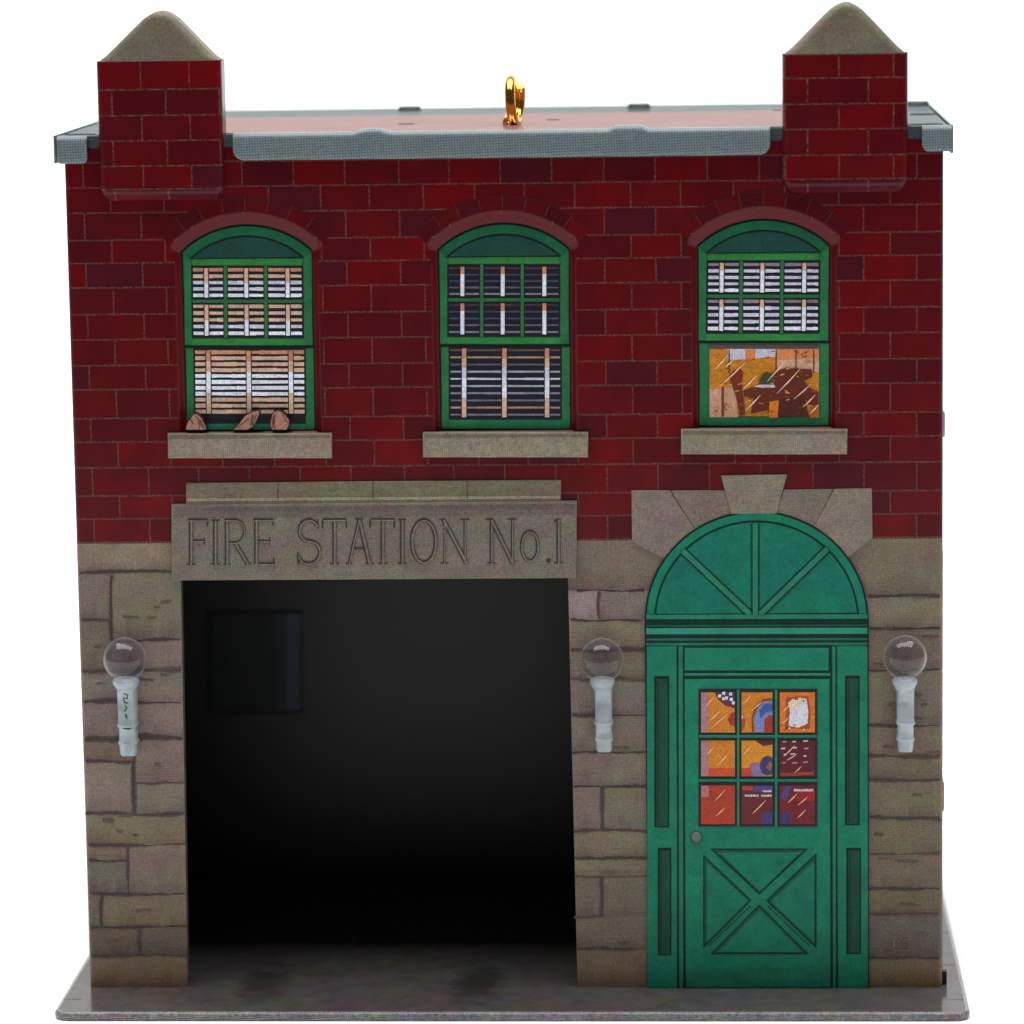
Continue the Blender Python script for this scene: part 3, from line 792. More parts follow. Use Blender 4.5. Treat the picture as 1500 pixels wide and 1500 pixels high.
# pilasters with dark side panels
for side, x0, x1, panels in ((0, 947.5, 991, ((960, 991, 979, 1209), (965, 1242, 982, 1396))), (1, 1226.5, 1270.5, ((1239, 990, 1257.5, 1206), (1241, 1242, 1259.5, 1394.5)))):
    mb = MB()
    mb.plate(px([(x0+1, 1446), (x1+1, 1446), (x1, 945.5), (x0, 946)]), YD-.0014, YD+.001, c(22, 110, 86), 0, bev=.0005)
    for a, b, d, e in panels:
        mb.poly(rect(a-1.5, b-1.5, d+1.5, e+1.5), YD-.0017, c(12, 32, 28))
        mb.poly(rect(a+1.5, b+2.5, d-.5, e-.5), YD-.0020, c(22, 66, 52))
        mb.poly(rect(a+3, b+5, a+5, e-3), YD-.0023, c(16, 50, 40))
    for k in range(14):
        yy = random.uniform(1000, 1430); xx = random.uniform(x0+3, x1-8)
    mb.build('pilaster', M_GREEN, df)
# inner frame lines and transom panel
mb = MB()
mb.plate(px([(991.5, 1446), (1227, 1446), (1225.5, 945), (990.5, 945)]), YD-.0010, YD+.001, c(16, 42, 36))
for a, b, d, e in ((994, 1000, 946, 1446), (1219, 1223.5, 946, 1446)):
    mb.plate(px([(a+1, e), (b+1, e), (b, d), (a, d)]), YD-.0018, YD, c(32, 108, 86), 0, bev=.0004)
mb.plate(rect(1003, 948, 1213.5, 981), YD-.0016, YD, c(22, 112, 88), 0, bev=.0005)
mb.plate(rect(1003, 985, 1216, 988.5), YD-.0018, YD, c(40, 116, 92), 0, bev=.0003)
mb.build('transom_panel', M_GREEN, df)

# ---------------------------------------------------------------- door leaf
mb = MB()
YL = YD-.0020
mb.plate(px([(1004.5, 1445.5), (1216.5, 1445.5), (1214.8, 993.5), (1003, 993.5)]), YL, YD, c(22, 112, 88), 0, bev=.0006)
mb.poly(px([(1005.3, 1444.5), (1215.8, 1444.5), (1215.8, 1416), (1005.3, 1417)]), YL-.0003, c(27, 102, 80))
door = mb.build('door', M_GREEN, root, 'green panelled door with nine lit panes and a crossed lower panel')
# cross panel
mb = MB()
def tri(pts, lv=0):
    q = ccw(px(pts)); mb.poly(q, YL-.0004, c(14, 46, 38))
    cxm = [sum(a[0] for a in q)/3, sum(a[1] for a in q)/3]
    q2 = inset(q, 2.4*U); mb.poly(q2, YL-.0007, c(22, 78, 62)); mb.poly([(a+1.0*U, b-1.0*U) for a, b in inset(q, 4.6*U)], YL-.0010, c(20, 108, 86))
tri([(1040, 1241.5), (1184, 1241.5), (1112, 1309)]); tri([(1040, 1396), (1185, 1396), (1112, 1323)])
tri([(1030, 1250), (1030, 1388), (1101, 1317)]); tri([(1196, 1248), (1196, 1388), (1122, 1317.5)])
for a, b, d, e in ((1056, 1250, 1110, 1305), (1170, 1250, 1114, 1305), (1124, 1325, 1186, 1384), (1100, 1325, 1038, 1384)):
    add_strip(mb, [P(a, b), P(d, e)], 1.1*U, YL-.0013, c(12, 44, 38))
mb.build('cross_panel', M_GREEN, door)
# panes
mb = MB()
cols = ((1025.8, 1078.5), (1085, 1133.5), (1141, 1195.5)); rws = ((1010.5, 1073.5), (1081, 1137.5), (1146.5, 1207.5))
mb.poly(rect(1023, 1007.5, 1198, 1210), YL-.0003, c(20, 72, 58))
AMB, OR2, MAR, BLU, RED, LIL = c(190, 116, 30), c(180, 84, 30), c(84, 18, 30), c(58, 60, 116), c(160, 54, 30), c(156, 112, 124)
base = [[AMB, AMB, c(200, 104, 28)], [AMB, c(198, 130, 34), MAR], [RED, c(96, 28, 36), c(104, 22, 34)]]
def D3(pts, lv, col): mb.poly(px(pts), YL-.0010-.0002*lv, col)
for r_ in range(3):
    for q in range(3):
        x0, x1 = cols[q]; y0, y1 = rws[r_]
        mb.poly(rect(x0-2.5, y0-2.5, x1+1, y1+1), YL-.0006, c(24, 20, 22))
        mb.poly(rect(x0+1.2, y0+2.2, x1-2, y1-2), YL-.0010, base[r_][q])
# lilac post down the left column
D3([(1027, 1071), (1036, 1071), (1038, 1040), (1037, 1013), (1027, 1013)], 1, LIL)
D3([(1027, 1135), (1038, 1135), (1038, 1084), (1027, 1084)], 1, LIL)
D3([(1027, 1166), (1038, 1166), (1038, 1149), (1027, 1149)], 1, c(164, 104, 104))
# pane 1: dark scalloped clock top right with white marks
D3([(1047, 1013), (1076.5, 1013), (1076.5, 1036), (1062, 1032), (1051, 1022)], 1, c(96, 40, 44))
D3([(1051, 1013), (1076.5, 1013), (1076.5, 1031), (1064, 1027), (1055, 1020)], 2, c(70, 48, 72))
for a, b in ((1054, 1018), (1060, 1014), (1064, 1021), (1070, 1015), (1071, 1023), (1060, 1022), (1074, 1028)):
    D3([(a-2.4, b+1.6), (a+2, b+2.6), (a+2.6, b-2.2), (a-1.5, b-2.4)], 3, c(206, 204, 214))
D3([(1076.5, 1040), (1070, 1044), (1066, 1052), (1069, 1060), (1076.5, 1063)], 1, c(150, 44, 34))
# pane 2: blue arch over red, red half disc at left
D3([(1107, 1071), (1105, 1050), (1110, 1036), (1120, 1026), (1131.5, 1026), (1131.5, 1046), (1120, 1050), (1118, 1071)], 2, c(108, 124, 176))
D3([(1112, 1040), (1120, 1029), (1131.5, 1029), (1131.5, 1040), (1122, 1042), (1114, 1050)], 3, c(58, 82, 140))
D3([(1120, 1071), (1120, 1052), (1126, 1046), (1131.5, 1046), (1131.5, 1071)], 3, c(150, 44, 34))
add_strip(mb, [P(1103, 1071), P(1102, 1050), P(1108, 1034), P(1118, 1024), P(1131, 1023)], 2.4*U, YL-.0018, c(120, 50, 40))
D3([(1086.5, 1069), (1090, 1064), (1092, 1054), (1088, 1045), (1086.5, 1044)], 2, c(160, 66, 30))
D3([(1086.5, 1052), (1088.5, 1050), (1088, 1046), (1086.5, 1046)], 3, c(214, 190, 170))
# pane 3: bright white window inside orange
D3([(1150, 1066), (1152, 1020), (1184, 1018), (1187, 1040), (1186, 1066)], 1, c(150, 74, 34))
D3([(1155, 1062), (1157, 1040), (1154, 1028), (1164, 1020), (1181, 1022), (1184, 1040), (1183, 1058), (1170, 1064)], 2, c(198, 194, 206))
D3([(1155, 1034), (1160, 1024), (1172, 1020), (1180, 1024), (1172, 1030), (1160, 1038)], 3, c(206, 190, 160))
for k in range(26):
    a = random.uniform(1150, 1188); b = random.choice([random.uniform(1018, 1026), random.uniform(1058, 1068)])
    D3([(a-1.2, b+1.2), (a+1.2, b+1), (a+1, b-1.4), (a-1, b-1)], 4, random.choice([c(190, 110, 40), c(120, 60, 36), c(214, 206, 206)]))
# pane 4 / 5 / 6
D3([(1038, 1135), (1076, 1135), (1076, 1123), (1038, 1124)], 1, c(190, 70, 36))
D3([(1086.5, 1135.5), (1108, 1135.5), (1104, 1122), (1086.5, 1124)], 1, c(170, 56, 36))
D3([(1098, 1118), (1112, 1115), (1118, 1135.5), (1103, 1135.5)], 2, c(122, 100, 140))
D3(ell(1124, 1120, 11, 14, 60, 330, 16)+[(1131.5, 1112), (1131.5, 1135)], 3, c(52, 52, 104))
D3([(1106, 1083.5), (1131.5, 1083.5), (1131.5, 1089), (1118, 1091)], 2, c(78, 30, 48))
D3([(1122, 1122), (1128, 1113), (1131.5, 1118), (1128, 1128)], 4, c(150, 84, 50))
for a, b, w_ in ((1149, 1085, 6), (1163, 1085, 5), (1180, 1084, 7), (1147, 1095, 6), (1164, 1094, 6), (1181, 1095, 6), (1150, 1104, 4), (1161, 1103, 7), (1179, 1106, 4), (1148, 1116, 5), (1164, 1116, 8), (1180, 1115, 7)):
    add_strip(mb, [P(a-w_/2, b), P(a+w_/2, b-.6)], random.uniform(1.6, 2.6)*U, YL-.0014, random.choice([c(196, 180, 186), c(160, 130, 140)]))
add_strip(mb, [P(1143, 1133), P(1192, 1131)], 5*U, YL-.0013, c(140, 52, 36))
# panes 8, 9: counter with blue shapes and rows of tiny pale marks
D3([(1087, 1156), (1103, 1156), (1103, 1149.5), (1087, 1149.5)], 1, c(170, 60, 34))
D3([(1103, 1158), (1131.5, 1158), (1131.5, 1149.5), (1106, 1149.5)], 1, c(64, 66, 132))
D3([(1114, 1205), (1118, 1188), (1131.5, 1188), (1131.5, 1205)], 1, c(60, 52, 104))
D3([(1142, 1168), (1150, 1150), (1161, 1149.5), (1152, 1168)], 1, c(72, 58, 110))
D3([(1142.5, 1205), (1143, 1190), (1160, 1188), (1158, 1205)], 1, c(60, 44, 92))
D3([(1166, 1172), (1168, 1158), (1193, 1158), (1193, 1172)], 1, c(140, 24, 34))
for x0, x1, yy, hh in ((1091, 1112, 1163.5, 3.6), (1115, 1131, 1163.5, 3.6), (1117, 1130, 1157, 3.4), (1163, 1192, 1155.5, 4.4)):
    x_ = x0
    while x_ < x1-1:                          # tiny illegible lettering: short upright pale ticks
        w_ = random.uniform(1.0, 2.0)
        D3([(x_, yy+hh/2*random.uniform(.7, 1)), (x_+w_, yy+hh/2), (x_+w_, yy-hh/2*random.uniform(.4, 1)), (x_, yy-hh/2*random.uniform(.4, 1))], 3, c(200, 192, 196))
        x_ += w_+random.uniform(.3, .9)
# diagonal glints
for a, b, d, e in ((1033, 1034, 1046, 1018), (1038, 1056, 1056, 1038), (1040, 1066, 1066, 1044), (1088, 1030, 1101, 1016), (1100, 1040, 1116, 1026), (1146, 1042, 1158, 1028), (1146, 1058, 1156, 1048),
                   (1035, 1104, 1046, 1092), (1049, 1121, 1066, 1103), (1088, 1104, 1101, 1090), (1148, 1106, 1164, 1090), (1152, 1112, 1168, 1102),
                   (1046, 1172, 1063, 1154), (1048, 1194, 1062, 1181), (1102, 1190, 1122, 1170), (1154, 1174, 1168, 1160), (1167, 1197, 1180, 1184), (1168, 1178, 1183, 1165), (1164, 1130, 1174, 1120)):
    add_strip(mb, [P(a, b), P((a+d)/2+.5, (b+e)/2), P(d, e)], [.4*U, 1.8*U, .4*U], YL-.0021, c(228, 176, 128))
mb.build('door_pane', M_FINE, door, 'nine small panes showing an orange lit room')
# glazing bars
mb = MB()
for x_ in (1081.5, 1137): mb.plate(rect(x_-1.9, 1009, x_+1.6, 1208.5), YL-.0026, YL, c(36, 116, 90), 0, bev=.0004)
for y_ in (1077, 1141.5): mb.plate(rect(1024, y_-2.2, 1197, y_+1.6), YL-.0028, YL, c(32, 108, 84), 0, bev=.0004)
mb.build('glazing_bar', M_GREEN, door)
# knob (printed with a dark rim, very slightly domed)
mb = MB(); kx, kz = P(1020, 1225)
mb.lathe([(9.3*U, .0), (9.3*U, .0004)], kx, YL, kz, c(18, 50, 42), n=28, axis='y')
mb.lathe([(8.0*U, .0004), (7.6*U, .0012), (6*U, .0022), (3*U, .0030), (.2*U, .0032)], kx, YL, kz, c(86, 100, 92), n=28, axis='y')
mb.build('door_knob', M_PRINT, door)

# ---------------------------------------------------------------- chimneys / corner piers
def pier(left):
    YC = -.0125
    if left:
        tl, tr, bl, br = (141, 90), (325, 89), (144, 295), (326, 293)
        apex = (233, 16); rows = (52, 88.5, 131, 169, 206, 243, 277, 313); A = (86, 165, 244, 322, 400); B = (135, 208, 279, 350)
    else:
        tl, tr, bl, br = (1146, 79), (1330, 78.5), (1147, 284), (1331, 281)
        apex = (1240, 3); rows = (45, 79.5, 114, 152, 189, 227, 262, 298); A = (1150, 1229, 1309, 1388); B = (1095, 1183, 1272, 1360)
    Pp = lambda p_: P(p_[0], p_[1], YC)
    zt = Pp(tl)[1]*.5+Pp(tr)[1]*.5; zb = Pp(bl)[1]*.5+Pp(br)[1]*.5
    xl = Pp(((tl[0]+bl[0])/2, 190))[0]; xr = Pp(((tr[0]+br[0])/2, 190))[0]; ax, az = Pp(apex)
    er, yb = .0105, .024
    eb = .0125
    xs_ = lin_(0, 1, 60)
    def roll(d, r): return r-math.sqrt(max(r*r-(r-min(d, r))**2, 0))
    cr = .016                                # corner rounding at the bottom
    def body(s_, t_):                        # s 0..1, t 0..1 bottom to top, mapped to a rounded-bottom rectangle
        z = zb+(zt-zb)*t_
        e = 0
        if z < zb+cr: e = cr-math.sqrt(max(cr*cr-(zb+cr-z)**2, 0))
        x = xl+e+(xr-xl-2*e)*s_
        dx = min(x-xl, xr-x); dz = z-zb
        # rolled edge: distance to rounded outline
        qx, qz = max(cr-dx, 0), max(cr-dz, 0)
        d = cr-math.hypot(qx, qz) if (qx > 0 and qz > 0) else min(dx, dz)
        foot = er*max(1-max(dz, 0)/.0092, 0)**1.05
        return (x, YC+max(roll(max(d, 0)*1.25, er) if dx < er else 0, foot), z)
    ts = [cr/(zt-zb)*(1-math.cos(math.pi/2*k/10)) for k in range(11)]+lin_(cr/(zt-zb), 1, 60)[1:]
    ss = [.5-.5*math.cos(math.pi*k/50) for k in range(51)]
    mb = MB(); mb.grid(ss, ts, body, lambda x, z: (.1, .01, .01))
    n = len(ss)
    # sides run back
    for i in (0, n-1):
        prev = None
        for j in range(len(ts)):
            v = j*n+i; w_ = mb.vert(mb.v[v][0], yb, mb.v[v][2])
            if prev:
                f = [prev[0], v, w_, prev[1]]; mb.face(f if i == 0 else f[::-1], (.1, .01, .01), 0, False)
            prev = (v, w_)
    for i in range(n-1):
        a, b = mb.v[i], mb.v[i+1]
        f = [i, i+1, mb.vert(b[0], yb, b[2]), mb.vert(a[0], yb, a[2])]; mb.face(f[::-1], (.1, .01, .01))
    zc = [(zb+.0), zt]; mb.face([mb.vert(xr, yb, zb), mb.vert(xl, yb, zb), mb.vert(xl, yb, zt), mb.vert(xr, yb, zt)], (.1, .01, .01))
    rz = [Pp(((tl[0]+tr[0])/2, r_))[1] for r_ in rows]
    ea = [Pp((a, 190))[0] for a in A]; ob = [Pp((b, 190))[0] for b in B]
    sh = 20 if left else 45
    def ext(v, arr): return float(np.interp(v, arr, np.arange(len(arr))))+sh
    mb.at = {'bv': lambda v: np.interp(-v[2], [-r_ for r_ in rz], np.arange(len(rz)))+sh+1, 'be': lambda v: ext(v[0], ob), 'bo': lambda v: ext(v[0], ea)}
    # parity: first brick row (between rows[1] and rows[2]) uses joints A
    o = mb.build('chimney', M_BRICK, root, 'left brick chimney pier with rounded stone cap' if left else 'right brick chimney pier with rounded stone cap')
    # stone cap
    mb = MB()
    hw = (xr-xl)/2; xm = (xl+xr)/2; hc = az-zt
    HY = [0, .03, .07, .12, .29, .485, .665, .845, .93, .985, 1.0]; HX = [.962, .935, .893, .842, .705, .552, .41, .262, .165, .07, .0]
    def half_w(t_): return hw*float(np.interp(t_, HY, HX))
    ts = [math.sin(math.pi/2*k/44) for k in range(45)]
    sy = (ax-xm)
    def capf(s_, t_):
        w_ = half_w(t_); z = zt+t_*hc
        x = xm+sy*t_+w_*(2*s_-1)
        d = min((w_-abs(w_*(2*s_-1)))*.75, (hc-t_*hc)*1.0)
        return (x, YC+roll(max(d, 0), er), z)
    mb.grid(ss, ts, capf, lambda x, z: c(104, 96, 82))
    for i in (0, n-1):
        prev = None
        for j in range(len(ts)):
            v = j*n+i; w_ = mb.vert(mb.v[v][0], yb, mb.v[v][2])
            if prev:
                f = [prev[0], v, w_, prev[1]]; mb.face(f if i == 0 else f[::-1], c(104, 96, 82), 0, False)
            prev = (v, w_)
    back = [(xm+sy*t_-half_w(t_), zt+t_*hc) for t_ in ts]+[(xm+sy*t_+half_w(t_), zt+t_*hc) for t_ in reversed(ts)]
    mb.face([mb.vert(a, yb, b) for a, b in back], c(104, 96, 82))
    mb.build('chimney_cap', M_STONE, o)
pier(True); pier(False)

# ---------------------------------------------------------------- side walls, back wall, ceiling, inner lining
def side_wall(x, sgn):
    mb = MB(); y0, y1 = ER, DEP
    t = .008
    def quad(z0, z1, m, col, xx, y0=y0, y1=y1, flip=False):
        v = [mb.vert(xx, y0, z0), mb.vert(xx, y1, z0), mb.vert(xx, y1, z1), mb.vert(xx, y0, z1)]
        mb.face(v if (sgn > 0) != flip else v[::-1], col, m)
    quad(Z795, H, 0, (.1, .01, .01), x); quad(0, Z795, 1, c(66, 52, 52), x)
    quad(0, H, 2, (.01, .01, .01), x-sgn*t, flip=True)
    zc = 0; k_ = 0
    while zc < Z795-.03:
        hh = random.uniform(.028, .046); zn = min(zc+hh, Z795); yy = y0
        while yy < y1-.02:
            yn = min(yy+random.uniform(.09, .2), y1)
            if y1-yn < .04: yn = y1
            v = [mb.vert(x+sgn*.0004, yy+.001, zc+.001), mb.vert(x+sgn*.0004, yn-.001, zc+.001), mb.vert(x+sgn*.0004, yn-.001, zn-.001), mb.vert(x+sgn*.0004, yy+.001, zn-.001)]
            mb.face(v if sgn > 0 else v[::-1], jit(c(108, 98, 84), .1), 1)
            yy = yn
        zc = zn
    mb.at = {'bv': lambda v: (H-v[2])/.0302, 'be': lambda v: v[1]/.061, 'bo': lambda v: v[1]/.061+.5}
    return mb.build('side_wall', [M_BRICK, M_STONE, M_INNER], root)
side_wall(0, -1); sr = side_wall(1, 1)
# raised sills pressed out of the right side wall (their ends just show)
for ya, yb_ in ((611, 649), (1159, 1203)):
    zt, zb = P(1381, ya)[1], P(1381, yb_)[1]
    mb = MB(); mb.plate(rounded([(1.0, zb), (1.0048, zb), (1.0048, zt), (1.0, zt)], [0, .003, .003, 0]), .05, .16, c(196, 150, 144) if ya > 1000 else c(176, 158, 166))
    mb.build('side_sill', M_STONE, sr)
mb = MB(); z_ = P(1381, 1438)[1]; mb.box(.996, 1.0058, .012, .022, 0, z_+.009, (.02, .015, .015)); mb.build('folded_tab', M_BLACK, sr)
mb = MB()
v = [mb.vert(0, DEP, 0), mb.vert(1, DEP, 0), mb.vert(1, DEP, H), mb.vert(0, DEP, H)]; mb.face(v[::-1], (.1, .01, .01), 0)
v = [mb.vert(.008, DEP-.008, 0), mb.vert(.992, DEP-.008, 0), mb.vert(.992, DEP-.008, H), mb.vert(.008, DEP-.008, H)]; mb.face(v, (.01, .01, .01), 1)
mb.at = {'bv': lambda v: (H-v[2])/.0302, 'be': lambda v: v[0]/.061, 'bo': lambda v: v[0]/.061+.5}
bw = mb.build('back_wall', [M_BRICK, M_INNER], root)
# inner face of the front wall and an inner ceiling
mb = MB(); yi = .0165
for x0, x1, z0, z1 in ((.008, min(OL0, OL1)-.001, 0, H-.002), (max(OR0, OR1)+.001, .992, 0, H-.002), (min(OL0, OL1)-.001, max(OR0, OR1)+.001, OZ+.001, H-.002)):
    mb.plate([(x0, z0), (x1, z0), (x1, z1), (x0, z1)], yi, yi+.002, (.01, .01, .01))
mb.box(OL0-.004, OR0+.004, .0015, yi, OZ, OZ+.004, (.01, .01, .01))
mb.build('inner_lining', M_INNER, root)
# dim framed picture printed on the inside of the back wall
def PB(a, b, e=0): return P(a, b, DEP-.0085-e)
mb = MB()
mb.plate([PB(302, 1047), PB(443, 1045), PB(443, 893), PB(302, 895)], DEP-.0105, DEP-.006, (.006, .008, .007))
mb.poly([PB(312, 1040), PB(403, 1040), PB(403, 901), PB(312, 901)], DEP-.0112, (.012, .022, .016))
mb.poly([PB(420, 1040), PB(440, 1040), PB(440, 899), PB(420, 899)], DEP-.0112, (.055, .07, .10)); mb.poly([PB(404, 1040), PB(420, 1040), PB(420, 899), PB(404, 899)], DEP-.0112, (.025, .035, .05))
for k in range(26):
    a, b = random.uniform(316, 400), random.uniform(908, 1020)
    mb.poly([PB(a-5, b+3), PB(a+4, b+5), PB(a+6, b-3), PB(a-3, b-5)], DEP-.0116-.00003*k, random.choice([(.008, .026, .012), (.022, .018, .012), (.014, .02, .026)]))
mb.build('wall_picture', print_mat('dim_picture_print', .1, .1, 300, rough=.42, spec=.16), bw, 'dim framed picture on the inner back wall')

# ---------------------------------------------------------------- roof
RO = .012; RF = -.0125
GE = c(98, 110, 114)
mb = MB()
zr = ROOF
# roof sheet
def rquad(x0, x1, y0, y1, z, col, m=0):
    v = [mb.vert(x0, y0, z), mb.vert(x1, y0, z), mb.vert(x1, y1, z), mb.vert(x0, y1, z)]; mb.face(v, col, m)
XL, XR = -.0095, 1.0090
YB = .560
mb.v_ = None
# slab body (closed) with slightly raised grey rim and a sunken red field
mb.plate([(0.0005, H), (.9995, H), (.9995, zr-.0006), (.0005, zr-.0006)], .0012, DEP-.002, c(70, 78, 82), 0)
roof_body = mb
bo_ = .055
field = (.17, .078, .066)
mb.plate([(XL+.004, zr-.0045), (XR-.004, zr-.0045), (XR-.004, zr), (XL+.004, zr)], -.004, YB, (.035, .065, .065), 0)
v = [mb.vert(.035, .012, zr+.0006), mb.vert(.965, .012, zr+.0006), mb.vert(.965, .40, zr+.0006), mb.vert(.035, .37, zr+.0006)]
mb.face(v, field, 0)
def roof_mat():
    m = print_mat('roof_print', .16, .16, 120, rough=.6, spec=0.0, bump=0, grain=.3); nt = m.node_tree
    b = nt.nodes['Principled BSDF']; out = [n for n in nt.nodes if n.type == 'OUTPUT_MATERIAL'][0]
    gl = N(nt, 'ShaderNodeBsdfGlossy'); gl.inputs['Roughness'].default_value = .12; gl.inputs[0].default_value = (1, 1, 1, 1)
    bp = N(nt, 'ShaderNodeBump'); bp.inputs['Strength'].default_value = .6; bp.inputs['Distance'].default_value = .0012
    nt.links.new(noise(nt, 34, 2, .5), bp.inputs['Height']); nt.links.new(bp.outputs[0], gl.inputs['Normal'])
    mx = N(nt, 'ShaderNodeMixShader'); mx.inputs[0].default_value = .19
    nt.links.new(b.outputs[0], mx.inputs[1]); nt.links.new(gl.outputs[0], mx.inputs[2]); nt.links.new(mx.outputs[0], out.inputs[0])
    return m
ROOFO = mb.build('roof', roof_mat(), root, 'flat tin roof with grey rim and faded red field')
# hanging flanges: rounded fold then a drop
def flange(x0, x1, ztop0, zbot, r0, r1, name='roof_flange', drop_l=0, drop_r=0, bumps=()):
    """strip folded down over the front edge: rounded fold, then a drop with rounded lower corners"""
    mb = MB(); yf = -.0105; th = .0022; rf = .007
    n = 80 if x1-x0 > .2 else 16
    xs_ = lin_(x0, x1, n)
    def low(x):
        e = 0
        if r0 and x-x0 < r0: e = max(e, r0-math.sqrt(max(r0*r0-(r0-(x-x0))**2, 0)))
        if r1 and x1-x < r1: e = max(e, r1-math.sqrt(max(r1*r1-(r1-(x1-x))**2, 0)))
        return zbot+(drop_r-drop_l)*(x-x0)/(x1-x0)+drop_l+e
    if r0: xs_ = sorted(set([x0+r0*(1-math.cos(math.pi/2*k/6)) for k in range(7)]+[x for x in xs_ if x > x0+r0]))
    if r1: xs_ = sorted(set([x1-r1*(1-math.cos(math.pi/2*k/6)) for k in range(7)]+[x for x in xs_ if x < x1-r1]))
    rows_ = []
    for x in xs_:
        b = 0
        for bx0, bx1, bh in bumps:
            t = min(min((x-bx0)/.006, (bx1-x)/.006), 1)
            if t > 0: b = max(b, bh*t)
        zt = ztop0+.0012+b
        prof = [(yf+rf+.012, zt), (yf+rf, zt)]+[(yf+rf-rf*math.sin(a), zt-rf+rf*math.cos(a)) for a in [math.pi/2*k/6 for k in range(1, 7)]]
        zl = low(x)
        prof += [(yf, zt-rf+(zl-zt+rf)*k/4) for k in range(1, 4)]+[(yf+.0004, zl+.0006), (yf+.0012, zl)]
        prof += [(yf+th+.0006, zl+.0008), (yf+th+.0006, zt-rf)]
        rows_.append([mb.vert(x, yy, zz) for yy, zz in prof])
    for a, b in zip(rows_[:-1], rows_[1:]):
        for k in range(len(a)-1): mb.face([a[k], a[k+1], b[k+1], b[k]], GE, 0, True)
    for rr_, fl in ((rows_[0], False), (rows_[-1], True)):
        mb.face(rr_ if not fl else rr_[::-1], c(84, 92, 94), 0)
    return mb.build(name, M_EAVE, ROOFO)
yf = -.0105
Pf = lambda a, b: P(a, b, yf)
fz = Pf(730, 236)[1]
flange(Pf(341, 215)[0], Pf(1128, 215)[0], ROOF, Pf(730, 231.5)[1], .012, .012, bumps=((Pf(522, 200)[0], Pf(568, 200)[0], .0038), (Pf(893, 200)[0], Pf(948, 200)[0], .0038)), drop_l=.0005, drop_r=0)
flange(Pf(83, 215)[0], Pf(127, 215)[0], ROOF-.001, Pf(110, 240)[1], .004, .006)
flange(Pf(1351, 205)[0], Pf(1395, 205)[0], ROOF-.0006, Pf(1370, 222)[1], .008, .003)
# side flanges
for x0, x1 in ((XL-.0012, XL+.0012), (XR-.0012, XR+.0016)):
    mb = MB(); zb_ = ROOF-.0305
    mb.plate([(x0, zb_), (x1, zb_), (x1, ROOF+.001), (x0, ROOF+.001)], -.0035, YB, GE); mb.build('side_flange', M_EAVE, ROOFO)
mb = MB(); mb.plate([(XL, ROOF-.0305), (XR, ROOF-.0305), (XR, ROOF+.0004), (XL, ROOF+.0004)], YB+.0005, YB+.003, GE); mb.build('back_flange', M_EAVE, ROOFO)
# tab slots and folded tabs on the roof
def slot(cx_, cy_, w_, d_, h_, m=M_BLACK, name='roof_tab'):
    mb = MB(); n = 24; top = []; bot = []
    for k in range(n):
        a = 2*math.pi*k/n
        top.append(mb.vert(cx_+w_/2*.86*math.cos(a), cy_+d_/2*.8*math.sin(a), ROOF+h_)); 
    for k in range(n):
        a = 2*math.pi*k/n
        bot.append(mb.vert(cx_+w_/2*math.cos(a), cy_+d_/2*math.sin(a), ROOF+.0002))
    mb.face(top, (.02, .02, .02))
    for k in range(n): mb.face([bot[k], bot[(k+1) % n], top[(k+1) % n], top[k]], (.02, .02, .02), 0, True)
    mb.build(name, m, ROOFO)
for a, b, w_ in ((600, 157.5, 36), (936, 153.5, 36), (1344, 150, 36)):
    q = PZ(a, b, ROOF+.003); slot(q[0], min(q[1], YB-.012), w_*U*1.05, .022, .0046)
for a, b, w_ in ((595, 181, 26), (810, 175, 22), (1352, 166, 40), (1352, 181, 60), (1139, 161, 16), (118, 196, 48)):
    q = PZ(a, b, ROOF+.001); slot(q[0], q[1], w_*U, .018 if a > 1300 else .010, .0012)

# ---------------------------------------------------------------- gold hanging ring (one and a half turns of wire)
mb = MB()
rc = PZ(750, 184, ROOF)
Rr = .0245; zc = ROOF+.0275
pts = []; nn = 110
for k in range(nn+1):
    t = k/nn; a = -math.pi/2+2*math.pi*1.38*t
    xx = -.0060+.0125*t
    pts.append((rc[0]+xx, rc[1]+.02+Rr*math.cos(a), zc+Rr*math.sin(a)))
mb.tube(pts, .0060, (1, 1, 1), n=18)
mb.lathe([(.0085, 0), (.0085, .002), (.006, .0035), (.004, .005)], rc[0]-.001, rc[1]+.02, ROOF+.0004, (1, 1, 1), n=24)
rg = mb.build('hanging_ring', M_GOLD, root, 'gold wire hanging ring standing on the roof')
piv = Vector(((rc[0])*S, (rc[1]+.02)*S, zc*S))
rg.data.transform(Matrix.Translation(piv) @ Matrix.Rotation(math.radians(-5), 4, 'Z') @ Matrix.Translation(-piv))

